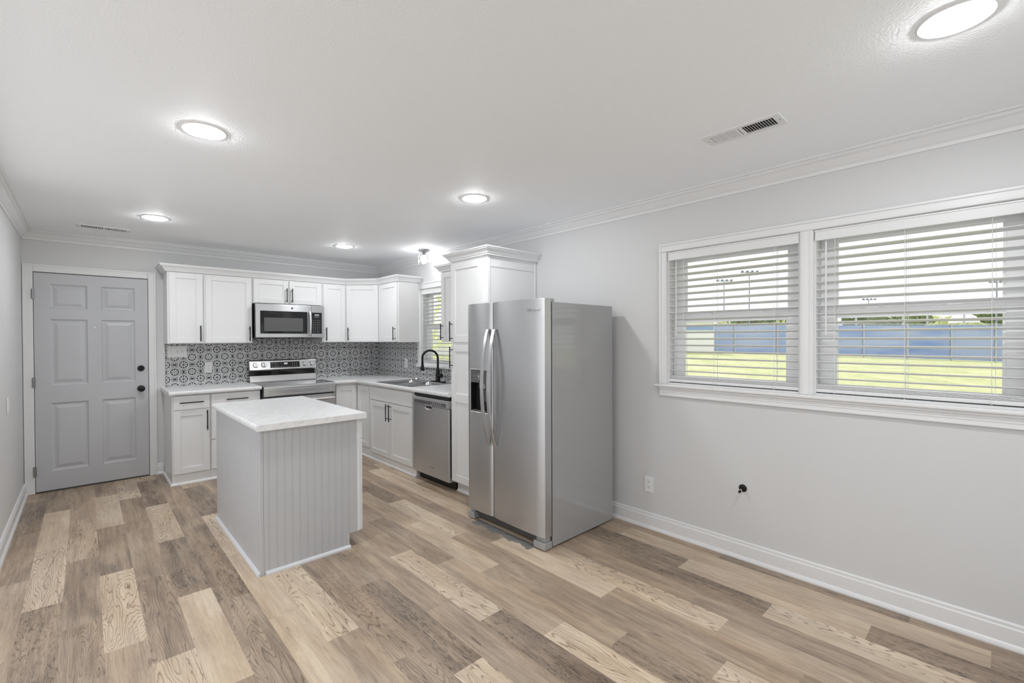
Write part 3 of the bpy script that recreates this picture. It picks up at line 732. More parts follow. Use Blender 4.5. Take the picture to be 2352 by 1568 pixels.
# ------------------------------------------------------------------ range
RX0, RX1 = -1.698, -.922
t = thing('range', 'stainless steel electric range with a raised control panel, between white base cabinets', 'range', ((RX0+RX1)/2, -.35, 0))
G().box(RX0+.003, RX1-.003, -.655, -.02, .02, .895).build('body', 'darkgrey', t)
g = G(); g.box(RX0+.006, RX1-.006, -.655, -.1, .895, .909, .002); g.build('cooktop', 'glossblack', t)
g = G()
prof = [(-.64, .9), (-.655, .9105), (-.672, .9105), (-.684, .902), (-.688, .885), (-.688, .80), (-.65, .80)]
g.prism(prof, RX0, RX1, 'yzx'); g.box(RX0, RX0+.012, -.655, -.06, .9, .9135, .002); g.box(RX1-.012, RX1, -.655, -.06, .9, .9135, .002)
fpn = g.build('front_panel', 'steelbright', t)
g = G(BK(0, -.688, 0)); 
for q in ((RX0+.055, RX1-.055, .864, .869), (RX0+.055, RX1-.055, .814, .819), (RX0+.055, RX0+.062, .814, .869), (RX1-.062, RX1-.055, .814, .869)): g.box(*q, -.001, .004, .0015)
g.build('panel_bead', 'chrome', fpn)
# back guard
g = G(); prof = [(-.02, .905), (-.105, .905), (-.105, .918), (-.085, .985), (-.03, .985)]
g.prism(prof, RX0+.008, RX1-.008, 'yzx'); g.build('riser', 'steelbright', t)
g = G(); g.box(RX0+.012, RX1-.012, -.06, -.02, .985, 1.06); g.build('vent_gap', 'glossblack', t)
prof = [(-.02, 1.045), (-.095, 1.045), (-.105, 1.055), (-.082, 1.16), (-.074, 1.17), (-.02, 1.17)]
cp_ = G().prism(prof, RX0+.004, RX1-.004, 'yzx', bev=.004).build('control_panel', 'steelbright', t)
sl = math.atan2(.023, .105)
fcp = frame((0, -.105, 1.055), (1, 0, 0), (0, math.sin(sl), math.cos(sl)))
dsp_ = G(fcp).box(-1.468, -1.13, .02, .09, .0005, .004, .002).build('display', 'glossblack', cp_)
g = G(fcp)
for i in range(4): g.box(-1.452+i*.032, -1.437+i*.032, .068, .071, .004, .0046)
for i in range(4): g.box(-1.452+i*.032, -1.437+i*.032, .03, .033, .004, .0046)
for i in range(3):
    for j in range(4): g.box(-1.22+i*.024, -1.212+i*.024, .03+j*.013, .034+j*.013, .004, .0046)
for i in range(5): g.box(-1.345+i*.022, -1.333+i*.022, .03, .033, .004, .0046)
printed(dsp_, g, 'greytext')
g = G(fcp)
for i in range(3):
    x = -1.312+i*.014
    for q in ((0, .0022, .058, .078), (.0073, .0095, .058, .078), (.0022, .0073, .0758, .078), (.0022, .0073, .0669, .0691), (.0022, .0073, .058, .0602)): g.box(x+q[0], x+q[1], q[2], q[3], .004, .0048)
g.build('clock_digits', 'digits', cp_)
for x in (-1.632, -1.542, -1.072, -.985):
    k = G(fcp).lathe([(.033, 0), (.033, .003), (.028, .004), (.027, .022), (.024, .026), (0, .026)], (x, .058, .0), (0, 0, 1), 28).build('knob', 'handle', cp_, smooth=True)
    g = G(fcp); g.box(x-.005, x+.005, .034, .082, .026, .032, .002); g.build('knob_grip', 'chrome', k)
    g = G(fcp)
    for a in range(20, 320, 25): 
        aa = math.radians(a-120); g.box(x+.04*math.sin(aa)-.0012, x+.04*math.sin(aa)+.0012, .058+.04*math.cos(aa)-.0012, .058+.04*math.cos(aa)+.0012, .0, .0012)
    g.build('knob_marks', 'darktext', k)
# oven door
od = G().box(RX0+.004, RX1-.004, -.695, -.656, .18, .783, .005, 2).build('oven_door', 'steelbright', t)
G().box(RX0+.09, RX1-.09, -.6975, -.694, .3, .66, .001).build('oven_window', 'glossblack', od)
g = G(); g.tube([(RX0+.035, -.745, .735), (RX1-.035, -.745, .735)], .0145, 16)
for x in (RX0+.06, RX1-.06): g.box(x-.012, x+.012, -.745, -.694, .722, .748, .003)
g.build('oven_handle', 'handle', od, smooth=True)
G().box(RX0+.004, RX1-.004, -.69, -.656, .04, .172, .005, 2).build('storage_drawer', 'steelbright', t)
G().box(RX0+.02, RX1-.02, -.6545, -.64, .785, .799).build('vent_slot', 'dark', t)

# ------------------------------------------------------------------ microwave
MX0, MX1, MZ0, MZ1, MY = -1.702, -.934, 1.43, 1.8245, -.40
t = thing('microwave', 'stainless steel over-the-range microwave under the short wall cabinet', 'microwave', ((MX0+MX1)/2, -.2, MZ0))
G().box(MX0+.002, MX1-.002, -.365, -.002, MZ0+.004, MZ1-.002, .003).build('body', 'rubber', t)
md = G(BK(0, -.366, 0)).box(MX0, -1.0865, MZ0+.006, MZ1-.004, 0, .034, .006, 3).build('door', 'steel', t)
G(BK(0, -.4, 0)).box(-1.655, -1.137, 1.483, 1.742, -.001, .0015, .001).build('door_window', 'glossblack', md)
G(BK(0, -.4, 0)).box(-1.615, -1.19, 1.51, 1.665, .0012, .0022).build('screen_mesh', 'darkgrey', md)
g = G(BK(0, -.4, 0)); pts = []
for i in range(9):
    q = i/8; g_z = 1.475+q*.268; pts.append((-1.113, g_z, .022+.018*math.sin(PI*q)))
g.tube([(-1.113, 1.475, .0)]+pts+[(-1.113, 1.743, .0)], .0125, 12)
g.build('door_handle', 'handle', md, smooth=True)
g = G(BK(0, -.4, 0)); g.lathe([(.0125, 0), (.0125, .002), (.0105, .0026), (.0105, .0018), (0, .0018)], (-1.312, 1.781, 0), (0, 0, 1), 28)
lg = g.build('round_badge', 'darktext', md, smooth=True)
g = G(BK(0, -.4, 0)); g.tube([(-1.312+.0072*math.cos(a), 1.781+.0072*math.sin(a), .0024) for a in [i*PI/8 for i in range(17)]], .0009, 6); g.tube([(-1.316, 1.781, .0024), (-1.312, 1.785, .0024), (-1.308, 1.781, .0024), (-1.312, 1.777, .0024)], .0008, 6)
g.build('badge_ring', 'greytext', lg)
cpn = G(BK(0, -.366, 0)).box(-1.0855, MX1, MZ0+.006, MZ1-.004, 0, .034, .006, 3).build('control_panel', 'steel', t)
kp_ = G(BK(0, -.4, 0)).box(-1.085, -.966, 1.483, 1.738, -.001, .0015, .0008).build('keypad', 'glossblack', cpn)
g = G(BK(0, -.4, 0))
def dig(g, x, z, s_=1.0, c=.0016):
    for q in ((0, .002, 0, .014), (.006, .008, 0, .014), (0, .008, .012, .014), (0, .008, 0, .002), (0, .008, .006, .008)): g.box(x+q[0]*s_, x+q[1]*s_, z+q[2]*s_, z+q[3]*s_, c, c+.0006)
for x in (-1.05, -1.038, -1.022, -1.010): dig(g, x, 1.702)
g.build('clock_digits', 'digits', cpn)
g = G(BK(0, -.4, 0))
for i in range(4):
    for j in range(7):
        x = -1.07+i*.025; z = 1.505+j*.023; wv = .0085 if i < 3 else .005
        g.box(x, x+wv, z, z+.004, .0014, .002)
g.box(-1.06, -1.0, 1.683, 1.686, .0014, .002)
printed(kp_, g, 'greytext')
g = G(); g.box(MX0+.05, MX1-.05, -.35, -.1, MZ0-.002, MZ0+.004); g.build('underside_vent', 'dark', t)

# ------------------------------------------------------------------ dishwasher
DY0, DY1 = -2.579, -1.9625
t = thing('dishwasher', 'stainless steel dishwasher between the sink cabinet and the pantry', 'dishwasher', (-.3, (DY0+DY1)/2, 0))
fdw = RT(-.59, 0, 0)
G().box(-.588, -.06, DY0+.004, DY1-.004, .1, .866).build('body', 'rubber', t)
dd = G(fdw).box(-DY1, -DY0, .085, .765, 0, .05, .006, 3).build('door', 'steel', t)
cpd = G(fdw).box(-DY1, -DY0, .766, .84, 0, .056, .006, 3).build('control_panel', 'greyplastic', t)
kp_ = G(fdw).box(-DY1+.03, -DY0-.04, .778, .812, .0555, .058, .001).build('keypad', 'darkgrey', cpd)
g = G(fdw)
for i in range(7): g.box(-DY1+.33+i*.03, -DY1+.345+i*.03, .786, .790, .058, .0586)
for i in range(6): g.box(-DY1+.03+i*.018, -DY1+.042+i*.018, .822, .826, .056, .0566)
for i in range(5): g.box(-DY1+.36+i*.032, -DY1+.37+i*.032, .797, .803, .058, .0586)
printed(kp_, g, 'greytext')
# pocket handle
g = G(fdw); a = -DY1+.285
g.lathe([(.072, 0), (.072, .006), (.06, .008), (.052, .003), (0, .002)], (0, 0, 0), (0, 0, 1), 28)
for v in g.bm.verts: pass
bmesh.ops.transform(g.bm, matrix=fdw @ Matrix.Translation((a, .752, .05)) @ Matrix.Diagonal((1, .52, 1, 1)) @ fdw.inverted(), verts=g.bm.verts[:])
ph_ = g.build('pocket_handle', 'chrome', dd, smooth=True)
G(fdw).box(a-.045, a+.045, .742, .762, .052, .0555, .003).build('handle_recess', 'rubber', ph_)
g = G(fdw)
for i, wv in enumerate((.012, .006, .01, .009, .009, .005)): g.box(-DY1+.30+i*.013, -DY1+.30+i*.013+wv*.8, .170, .176, .05, .0506)
g.build('brand_lettering', 'darktext', dd)
G().box(-.56, -.5, DY0+.004, DY1-.004, .012, .1).build('toe_grille', 'rubber', t)
for y in (DY0+.06, DY1-.06): G().cyl((-.5, y, 0), (-.5, y, .1), .015, 12).build('foot', 'rubber', t, smooth=True)
G().box(-.63, -.06, DY0+.004, DY1-.004, .846, .872).build('top_seal', 'rubber', t)

# ------------------------------------------------------------------ sink, faucet, cap
t = thing('sink', 'stainless steel double-bowl drop-in sink set in the L-shaped worktop', 'sink', (-.33, -1.475, CT))
RXa, RXb, RYa, RYb = -.6, -.055, -1.86, -1.09; zr = CT+.004
def rrect(x0, x1, y0, y1, r, n=6):
    pts = []
    for cx, cy, s0 in ((x1-r, y1-r, 0), (x0+r, y1-r, 1), (x0+r, y0+r, 2), (x1-r, y0+r, 3)):
        for i in range(n+1):
            a = (s0+i/n)*PI/2; pts.append((cx+r*math.cos(a), cy+r*math.sin(a)))
    return pts
bowls = [(-.555, -.15, -1.455, -1.125), (-.555, -.15, -1.825, -1.485)]
g = G()
xs = [RXa, -.555, -.15, RXb]; ys = [RYa, -1.825, -1.485, -1.455, -1.125, RYb]
for i in range(3):
    for j in range(5):
        if i == 1 and j in (1, 3): continue
        g.quad((xs[i], ys[j], zr), (xs[i+1], ys[j], zr), (xs[i+1], ys[j+1], zr), (xs[i], ys[j+1], zr))
bmesh.ops.remove_doubles(g.bm, verts=g.bm.verts[:], dist=1e-5)
g.mould([(RXa, RYa), (RXb, RYa), (RXb, RYb), (RXa, RYb)], [(0, zr), (.003, zr-.001), (.004, CT+.0005), (0, CT+.0005)], closed=True, side=-1)
rim = g.build('rim', 'steelsink', t)
for x0, x1, y0, y1 in bowls:
    g = G(); rings = []
    for ins, r, z in ((0, .001, zr), (.003, .03, zr-.004), (.008, .045, zr-.02), (.014, .05, zr-.17), (.03, .05, zr-.195), (.06, .05, zr-.2)):
        rings.append([g._v((x, y, z)) for x, y in rrect(x0+ins, x1-ins, y0+ins, y1-ins, r)])
    k = len(rings[0])
    for i in range(len(rings)-1):
        for j in range(k):
            q = (j+1) % k; g.bm.faces.new([rings[i][j], rings[i][q], rings[i+1][q], rings[i+1][j]])
    g.bm.faces.new(rings[-1])
    b_ = g.build('bowl', 'steelsink', t, smooth=True)
    G().lathe([(.042, 0), (.042, .003), (.03, .004), (.028, .001), (0, .001)], ((x0+x1)/2, (y0+y1)/2, zr-.1995), (0, 0, 1)).build('drain', 'chrome', b_, smooth=True)
t = thing('faucet', 'matte black high-arc kitchen faucet standing behind the sink', 'faucet', (-.105, -1.6, zr))
FX, FY = -.105, -1.625
g = G(); g.prism(rrect(FX-.03, FX+.03, FY-.13, FY+.13, .028), zr+.0005, zr+.009, 'xyz'); g.build('deck_plate', 'black', t)
G().lathe([(.028, 0), (.028, .02), (.0255, .03), (.024, .11), (.019, .14), (.0135, .15)], (FX, FY, zr+.009), (0, 0, 1)).build('body', 'black', t, smooth=True)
pts = [(FX, FY, zr+.15)]; hb = 1.195; rr = .088; dx, dy = -.86, .51
pts.append((FX, FY, hb))
for i in range(1, 15):
    a = PI*i/14*1.04; pts.append((FX+dx*rr*(1-math.cos(a)), FY+dy*rr*(1-math.cos(a)), hb+rr*math.sin(a)))
e_ = Vector(pts[-1]); pts.append(tuple(e_+Vector((0, 0, -.03))))
G().tube(pts, .0125, 16).build('spout', 'black', t, smooth=True)
e_ = Vector(pts[-1]); G().lathe([(.0135, 0), (.0145, .03), (.02, .075), (.022, .10), (.019, .102), (0, .102)], e_, (0, 0, -1)).build('spray_head', 'black', t, smooth=True)
g = G(); g.tube([(FX, FY-.02, zr+.075), (FX, FY-.055, zr+.075)], .015, 16); g.lathe([(.004, 0), (.02, .002), (.024, .015), (.02, .028), (.004, .03)], (FX, FY-.05, zr+.075), (0, -1, 0)); g.tube([(FX, FY-.068, zr+.08), (FX-.01, FY-.075, zr+.15)], [.006, .005], 10)
g.build('lever', 'black', t, smooth=True)
o = G().lathe([(.03, 0), (.032, .004), (.03, .01), (.022, .017), (.02, .022), (.014, .024), (0, .0245)], (-.1, -1.165, zr+.0005), (0, 0, 1)).build('hole_cover', 'chrome', smooth=True)
tag(o, 'small round steel cap on the back rim of the sink', 'cap')

# ------------------------------------------------------------------ refrigerator
FZ = 1.663; FY0, FY1 = -3.965, -3.148
t = thing('refrigerator', 'stainless steel side-by-side refrigerator standing against the right wall', 'refrigerator', (-.43, (FY0+FY1)/2, 0))
G().box(-.785, -.085, FY0, FY1, .012, FZ, .003, 2).build('cabinet', 'fridgeside', t)
G().box(-.797, -.784, FY0+.012, FY1-.012, .05, FZ-.012).build('gasket', 'rubber', t)
def fdoor(y0, y1, z0, z1):
    """slightly bowed door front with rounded vertical edges"""
    g = G(); k = 14; pl = [(-.798, y0), (-.798, y1)]
    for i in range(k+1):
        q = i/k; y = y1+(y0-y1)*q; s_ = 2*q-1
        x = -.866-.009*(1-s_*s_)
        if i == 0 or i == k: x = -.860
        pl.append((x, y))
    g.prism(pl, z0, z1, 'xyz')
    es = [e for e in g.bm.edges if abs(e.verts[0].co.z-e.verts[1].co.z) < 1e-6 and e.verts[0].co.z > z1-.001 and max(e.verts[0].co.x, e.verts[1].co.x) < -.85]
    bmesh.ops.bevel(g.bm, geom=es, offset=.004, segments=2, affect='EDGES')
    return g
SPL = -3.449
# left door with a real dispenser recess: three stacked pieces around the hole
LY0, LY1, DZ0, DZ1 = -3.414, -3.196, .852, 1.178
ld = fdoor(SPL+.003, FY1-.002, .088, 1.686).build('left_door', 'steel', t, smooth=True)
bo = G().box(-.95, -.815, LY0, LY1, DZ0, DZ1, .008, 2)
cut = bo.build('dispenser_cut', 'rubber')
md_ = ld.modifiers.new('b', 'BOOLEAN'); md_.operation = 'DIFFERENCE'; md_.solver = 'EXACT'
# bake the boolean so no helper stays in the scene
cut.matrix_basis = Matrix.Translation(Vector(cut.location)-OFF[t.name]); cut.parent = t
bpy.context.view_layer.update()
md_.object = cut
dg = bpy.context.evaluated_depsgraph_get(); bm = bmesh.new(); bm.from_object(ld, dg); ld.modifiers.clear(); bm.to_mesh(ld.data); bm.free()
ld.data.set_sharp_from_angle(angle=math.radians(35))
bpy.data.objects.remove(cut, do_unlink=True)
fdp = RT(-.873, 0, 0)
dsp = G().box(-.817, -.812, LY0-.001, LY1+.001, DZ0, DZ1).build('dispenser', 'rubber', ld)
g = G()
for q in ((LY0, LY0+.003), (LY1-.003, LY1)): g.box(-.874, -.815, q[0], q[1], DZ0+.004, DZ1-.004)
g.box(-.874, -.815, LY0, LY1, DZ0, DZ0+.004); g.build('recess_lining', 'rubber', dsp)
g = G(fdp)
for q in ((-LY1-.004, -LY1+.002, DZ0-.004, DZ1+.004), (-LY0-.002, -LY0+.004, DZ0-.004, DZ1+.004), (-LY1, -LY0, DZ0-.004, DZ0+.002), (-LY1, -LY0, DZ1-.002, DZ1+.004)): g.box(*q, -.012, .004, .0015)
g.build('dispenser_trim', 'handle', dsp)
pn = G(fdp).box(-LY1+.003, -LY0-.003, 1.078, DZ1-.003, -.03, .003, .002).build('touch_panel', 'darkgrey', dsp)
g = G(fdp); a = -LY1+.1
g.box(a-.009, a-.007, 1.118, 1.148, .003, .0036); g.box(a+.007, a+.009, 1.118, 1.148, .003, .0036); g.box(a-.009, a+.009, 1.118, 1.121, .003, .0036); g.box(a-.004, a+.004, 1.122, 1.134, .003, .0036)
for q in (-.055, -.035, .035, .055): g.box(a+q-.003, a+q+.003, 1.128, 1.133, .003, .0036); g.box(a+q*.8-.003, a+q*.8+.003, 1.105, 1.109, .003, .0036)
g.lathe([(.005, 0), (.005, .0006)], (a, 1.106, .003), (0, 0, 1), 12)
g.build('touch_icons', 'greytext', pn)
G(fdp).box(a-.012, a+.06, 1.035, 1.078, -.045, -.012, .003).build('water_spout', 'greyplastic', dsp)
G(fdp).box(a+.01, a+.05, .93, 1.03, -.05, -.042, .003).build('paddle', 'darkgrey', dsp)
G(fdp).box(-LY1+.004, -LY0-.004, DZ0+.004, DZ0+.012, -.05, -.003, .002).build('drip_tray', 'darkgrey', dsp)
rd = fdoor(FY0+.001, SPL-.003, .088, 1.686).build('right_door', 'steel', t, smooth=True)
def fhandle(y, parent, s_):
    g = G(); k = 16; rings = []
    for i in range(k+1):
        q = i/k; z = 1.487-q*(1.487-.622); b = math.sin(PI*q)
        x = -.876-.062*b**.8
        wv = .0135
        rings.append([g._v(p) for p in ((x-.012, y-wv, z), (x-.012, y+wv, z), (x-.004, y+wv+.001, z), (x+.004, y+wv-.004, z), (x+.004, y-wv+.004, z), (x-.004, y-wv-.001, z))])
    for i in range(k):
        for j in range(6):
            q = (j+1) % 6; g.bm.faces.new([rings[i][j], rings[i][q], rings[i+1][q], rings[i+1][j]])
    g.bm.faces.new(rings[0][::-1]); g.bm.faces.new(rings[-1])
    g.build('door_handle', 'handle', parent, smooth=True)
fhandle(SPL+.036, ld, 1); fhandle(SPL-.036, rd, -1)
def lettering(parent, fr, x, z, hgt, word, mat, name='brand_lettering', c=.0005):
    cu = bpy.data.curves.new(name, 'FONT'); cu.body = word; cu.size = hgt; cu.extrude = .0006
    ob = bpy.data.objects.new(name, cu); COL.objects.link(ob); bpy.context.view_layer.update()
    me = bpy.data.meshes.new_from_object(ob.evaluated_get(bpy.context.evaluated_depsgraph_get()))
    bpy.data.objects.remove(ob); me.transform(fr @ Matrix.Translation((x, z, c)))
    me.transform(Matrix.Translation(-OFF[parent.name])); o = bpy.data.objects.new(name, me); COL.objects.link(o); o.parent = parent; OFF[o.name] = OFF[parent.name]
    me.materials.clear(); me.materials.append(M[mat]); return o
lettering(rd, RT(-.8738, 0, 0), 3.813, 1.60, .028, 'Whirlpool', 'chrome')
for y in (FY0+.05, FY1-.05): G().box(-.84, -.74, y-.03, y+.03, FZ+.0, 1.688, .004).build('hinge_cover', 'fridgeside', t)
for y0, y1 in ((FY0, FY0+.105), (FY1-.075, FY1)):
    ft = G(); ft.box(-.868, -.79, y0, y1, .006, .052, .004); ft.box(-.85, -.79, y0+.012, y1-.012, .052, .086, .003)
    ft.build('foot_cover', 'fridgeside', t)
G().box(-.822, -.79, FY0+.1, FY1-.07, .022, .08, .003).build('base_grille', 'darkgrey', t)
for y in (FY0+.06, FY1-.06): G().cyl((-.83, y, 0), (-.83, y, .008), .012, 12).build('leveling_foot', 'rubber', t)
for y in (FY0+.06, FY1-.06): G().cyl((-.15, y, 0), (-.15, y, .014), .012, 12).build('leveling_foot', 'rubber', t)
# crumpled plastic film on the floor under the front
g = G(); nx, ny = 10, 60; vs = {}
rr_ = random.Random(5)
for i in range(nx+1):
    for j in range(ny+1):
        y = -3.245-.62*j/ny; wx = .075+.012*math.sin(j*.35)+.004*math.sin(j*1.1)
        x = -.835-wx*i/nx
        z = .0012+(.006*(.5+.5*math.sin(j*.83+i*.9+1.7*math.sin(j*.31)))*rr_.uniform(.7, 1) if 0 < i < nx else 0)
        vs[i, j] = g._v((x, y, z))
for i in range(nx):
    for j in range(ny): g.bm.faces.new([vs[i, j], vs[i+1, j], vs[i+1, j+1], vs[i, j+1]])
o = g.build('plastic_film', 'film', smooth='all'); tag(o, 'crumpled strip of clear grey plastic film on the floor under the refrigerator front', 'plastic film')

# ------------------------------------------------------------------ island
IX0, IX1, IY0, IY1 = -2.345, -1.712, -3.02, -1.81; IB = .875
t = thing('kitchen_island', 'grey beadboard kitchen island in the middle of the floor', 'kitchen island', ((IX0+IX1)/2, (IY0+IY1)/2, 0))
g = G(); g.box(IX0+.02, IX1-.022, IY0+.02, IY1-.02, .1, IB); g.box(IX0+.02, -1.80, IY0+.02, IY1-.02, .0, .1)
g.build('carcass', 'cab', t)
def bead(fr, a0, a1, b0, b1, a_start, pitch, notch=None, bow=0):
    """beadboard: flat boards with a double groove at every joint"""
    g = G(fr); c1 = .02; gr = .0016
    pts = [a0]; a = a_start
    while a < a1-.02: pts.append(a); a += pitch
    pts.append(a1)
    prof = []
    for i, p in enumerate(pts):
        if i == 0 or i == len(pts)-1: prof.append((p, c1)); continue
        prof += [(p-.0052, c1), (p-.004, c1-gr), (p-.0028, c1), (p+.0028, c1), (p+.004, c1-gr), (p+.0052, c1)]
    z_of = (lambda a: b0) if notch is None else (lambda a: notch[1] if a > notch[0] else b0)
    for (p, c), (q, d) in zip(prof[:-1], prof[1:]):
        zb = z_of((p+q)/2)
        g.quad((p, zb, c), (q, zb, d), (q, b1, d), (p, b1, c))
    if notch is None: g.box(a0, a1, b0, b1, 0, .012)
    else: g.box(a0, notch[0], b0, b1, 0, .012); g.box(notch[0], a1, notch[1], b1, 0, .012)
    for a_, z_ in ((a0, b0), (a1, z_of(a1))): g.box(a_-.0005, a_+.0005, z_, b1, .011, c1)
    return g
bead(BK(0, IY0+.02, 0), IX0+.022, IX1-.022, .0, IB, IX0+.052, .0455, notch=(-1.798, .1)).build('front_panel', 'island', t)
bead(frame((IX0+.02, 0, 0), (0, -1, 0), (0, 0, 1)), 1.83, 3.0, .0, IB, 1.862, .0455).build('side_panel', 'island', t)
g = G(); g.box(IX0-.0, IX0+.022, IY0-.0, IY0+.022, 0, IB, .002); g.build('corner_post', 'island', t)
g = G(); g.box(IX0, IX0+.022, IY1-.02, IY1, 0, IB, .002); g.build('corner_post', 'island', t)
qr = [(0, 0), (.016, 0), (.016, .008), (.013, .015), (.007, .02), (0, .022)]
G().mould([(IX0+.03, IY0), (-1.785, IY0)], qr, side=-1).build('base_moulding', 'islandmould', t)
G().mould([(IX0, IY1-.005), (IX0, IY0-.004)], qr, side=-1).build('base_moulding', 'islandmould', t)
G().box(-1.802, -1.79, IY0+.003, IY0+.02, .022, .1).build('toe_trim', 'cab', t)
G().box(IX1-.022, IX1, IY0+.0, IY1-.0, .1, IB, .001).build('face_frame', 'cab', t)
fi = LF(IX1, 0, 0)
d = plain(fi, IY0+.006, IY0+.6, .73, .868).build('drawer', 'cab', t); pull(fi, IY0+.3, .8, .2, False, d)
d = plain(fi, IY0+.61, IY1-.006, .73, .868).build('drawer', 'cab', t); pull(fi, IY0+.9, .8, .2, False, d)
for a0, a1, ha in ((IY0+.006, IY0+.6, IY0+.56), (IY0+.61, IY1-.006, IY0+.65)):
    d = shaker(fi, a0, a1, .1, .722).build('door', 'cab', t); pull(fi, ha, .62, .19, True, d)
G().box(IX0+.02, -1.8, IY1-.02, IY1-.004, 0, IB).build('back_panel', 'island', t)
g = G(); x0, x1, y0, y1 = -2.375, -1.682, -3.062, -1.80
prof = [(x1, IB+.0005), (x0+.01, IB+.0005), (x0+.003, IB+.004), (x0, IB+.012), (x0, .9), (x0+.004, .908), (x0+.016, .913), (x1, .913)]
g.prism(prof, y0, y1, 'xzy')
o = g.build('worktop', 'marble'); tag(o, 'white marbled worktop on the grey island', 'worktop', 'marbled worktops')

# ------------------------------------------------------------------ outlets, switches, pipe stub
def outlet(fr, label, a, b):
    o0 = fr @ Vector((a, b, 0))
    t = thing('outlet', label, 'outlet', tuple(o0), 'white duplex outlets')
    G(fr).box(a-.036, a+.036, b-.059, b+.059, .0005, .006, .003, 2).build('cover_plate', 'whiteplastic', t)
    g = G(fr)
    for s_ in (-.02, .02): g.prism([(a+x, b+s_+y) for x, y in rrect(-.0165, .0165, -.014, .014, .009, 4)], .0055, .0075, 'abc') if False else g.lathe([(.016, 0), (.016, .0015), (0, .0015)], (a, b+s_, .006), (0, 0, 1), 20)
    f_ = g.build('receptacle', 'whiteplastic', t)
    g = G(fr)
    for s_ in (-.02, .02):
        g.box(a-.0075, a-.005, b+s_-.001, b+s_+.0065, .0075, .0082); g.box(a+.005, a+.0075, b+s_-.001, b+s_+.005, .0075, .0082); g.lathe([(.0026, 0), (.0026, .0008)], (a, b+s_-.0075, .0075), (0, 0, 1), 10)
    g.build('slots', 'darktext', f_)
outlet(RT(0, 0, 0), 'white duplex outlet low on the right wall beside the refrigerator', 4.229, .327)
outlet(BK(0, -.0085, 0), 'white duplex outlet on the tiled backsplash left of the range', -2.089, 1.106)
outlet(RT(-.0085, 0, 0), 'white duplex outlet on the tiled side wall left of the sink faucet', .763, 1.10)
t = thing('switch_plate', 'white triple switch plate on the tiled backsplash beside the grey door', 'light switch', (-2.376, -.0085, 1.287))
fs = BK(0, -.0085, 0)
G(fs).box(-2.463, -2.289, 1.226, 1.35, .0005, .006, .003, 2).build('cover_plate', 'whiteplastic', t)
for i, x in enumerate((-2.424, -2.376, -2.328)):
    if i == 0: G(fs).box(x-.006, x+.006, 1.27, 1.31, .006, .008, .001).build('slide_dimmer', 'whiteplastic', t)
    else: G(fs).box(x-.006, x+.006, 1.276, 1.3, .0055, .013, .003).build('toggle', 'whiteplastic', t)
t = thing('switch_plate', 'white single wall plate on the left wall, near the entrance door', 'light switch', (-W, -1.14, .943))
G(LF(-W, 0, 0)).box(-1.175, -1.103, .886, 1.0, .0005, .007, .003, 2).build('cover_plate', 'whiteplastic', t)
G(LF(-W, 0, 0)).box(-1.156, -1.122, .91, .976, .006, .011, .002).build('rocker', 'whiteplastic', t)
t = thing('pipe_stub', 'black capped pipe stub sticking out of the right wall under the windows', 'pipe', (0, -4.885, .455))
G(RT(0, 0, 0)).lathe([(.024, 0.0005), (.024, .003), (.02, .005), (.008, .006), (0, .006)], (4.885, .455, 0), (0, 0, 1)).build('escutcheon', 'black', t, smooth=True)
sd_ = Vector((-.055, .0, -.012))
p0 = Vector((-.005, -4.885, .455)); g = G(); g.tube([p0, p0+sd_*.55], .0065, 12); st_ = g.build('stub', 'black', t, smooth=True)
G().tube([p0+sd_*.55, p0+sd_*.75], .0085, 12).build('fitting', 'chrome', t, smooth=True)
G().tube([p0+sd_*.75, p0+sd_*1.0], .0075, 12).build('cap', 'black', t, smooth=True)

# ------------------------------------------------------------------ ceiling lights and vents
def downlight(x, y, label):
    t = thing('recessed_light', label, 'ceiling light', (x, y, CEIL), 'recessed ceiling lights')
    G().lathe([(.094, 0), (.0938, -.003), (.091, -.0048), (.084, -.0042), (.076, -.0035), (.0735, 0)], (x, y, CEIL), (0, 0, 1), 40).build('trim_ring', 'whiteplastic', t, smooth=True)
    G().lathe([(.0757, -.0005), (.0757, -.004), (.07, -.010), (.05, -.0145), (0, -.0165)], (x, y, CEIL), (0, 0, 1), 40).build('diffuser', 'lamp', t, smooth=True)
downlight(-2.667, -3.375, 'round recessed ceiling light above the left side of the island, upper left of the photo')
downlight(-2.667, -1.24, 'round recessed ceiling light just in front of the small ceiling vent by the grey door')
downlight(-1.005, -3.415, 'round recessed ceiling light above the refrigerator front, middle of the photo')
downlight(-.998, -1.14, 'round recessed ceiling light nearest the kitchen corner, above the range')
downlight(-1.036, -5.893, 'largest recessed ceiling light, in the top right corner of the photo')
downlight(-2.667, -5.9, 'unseen recessed ceiling light behind the camera, added for room light')  # lamp out of view, added because its light is needed
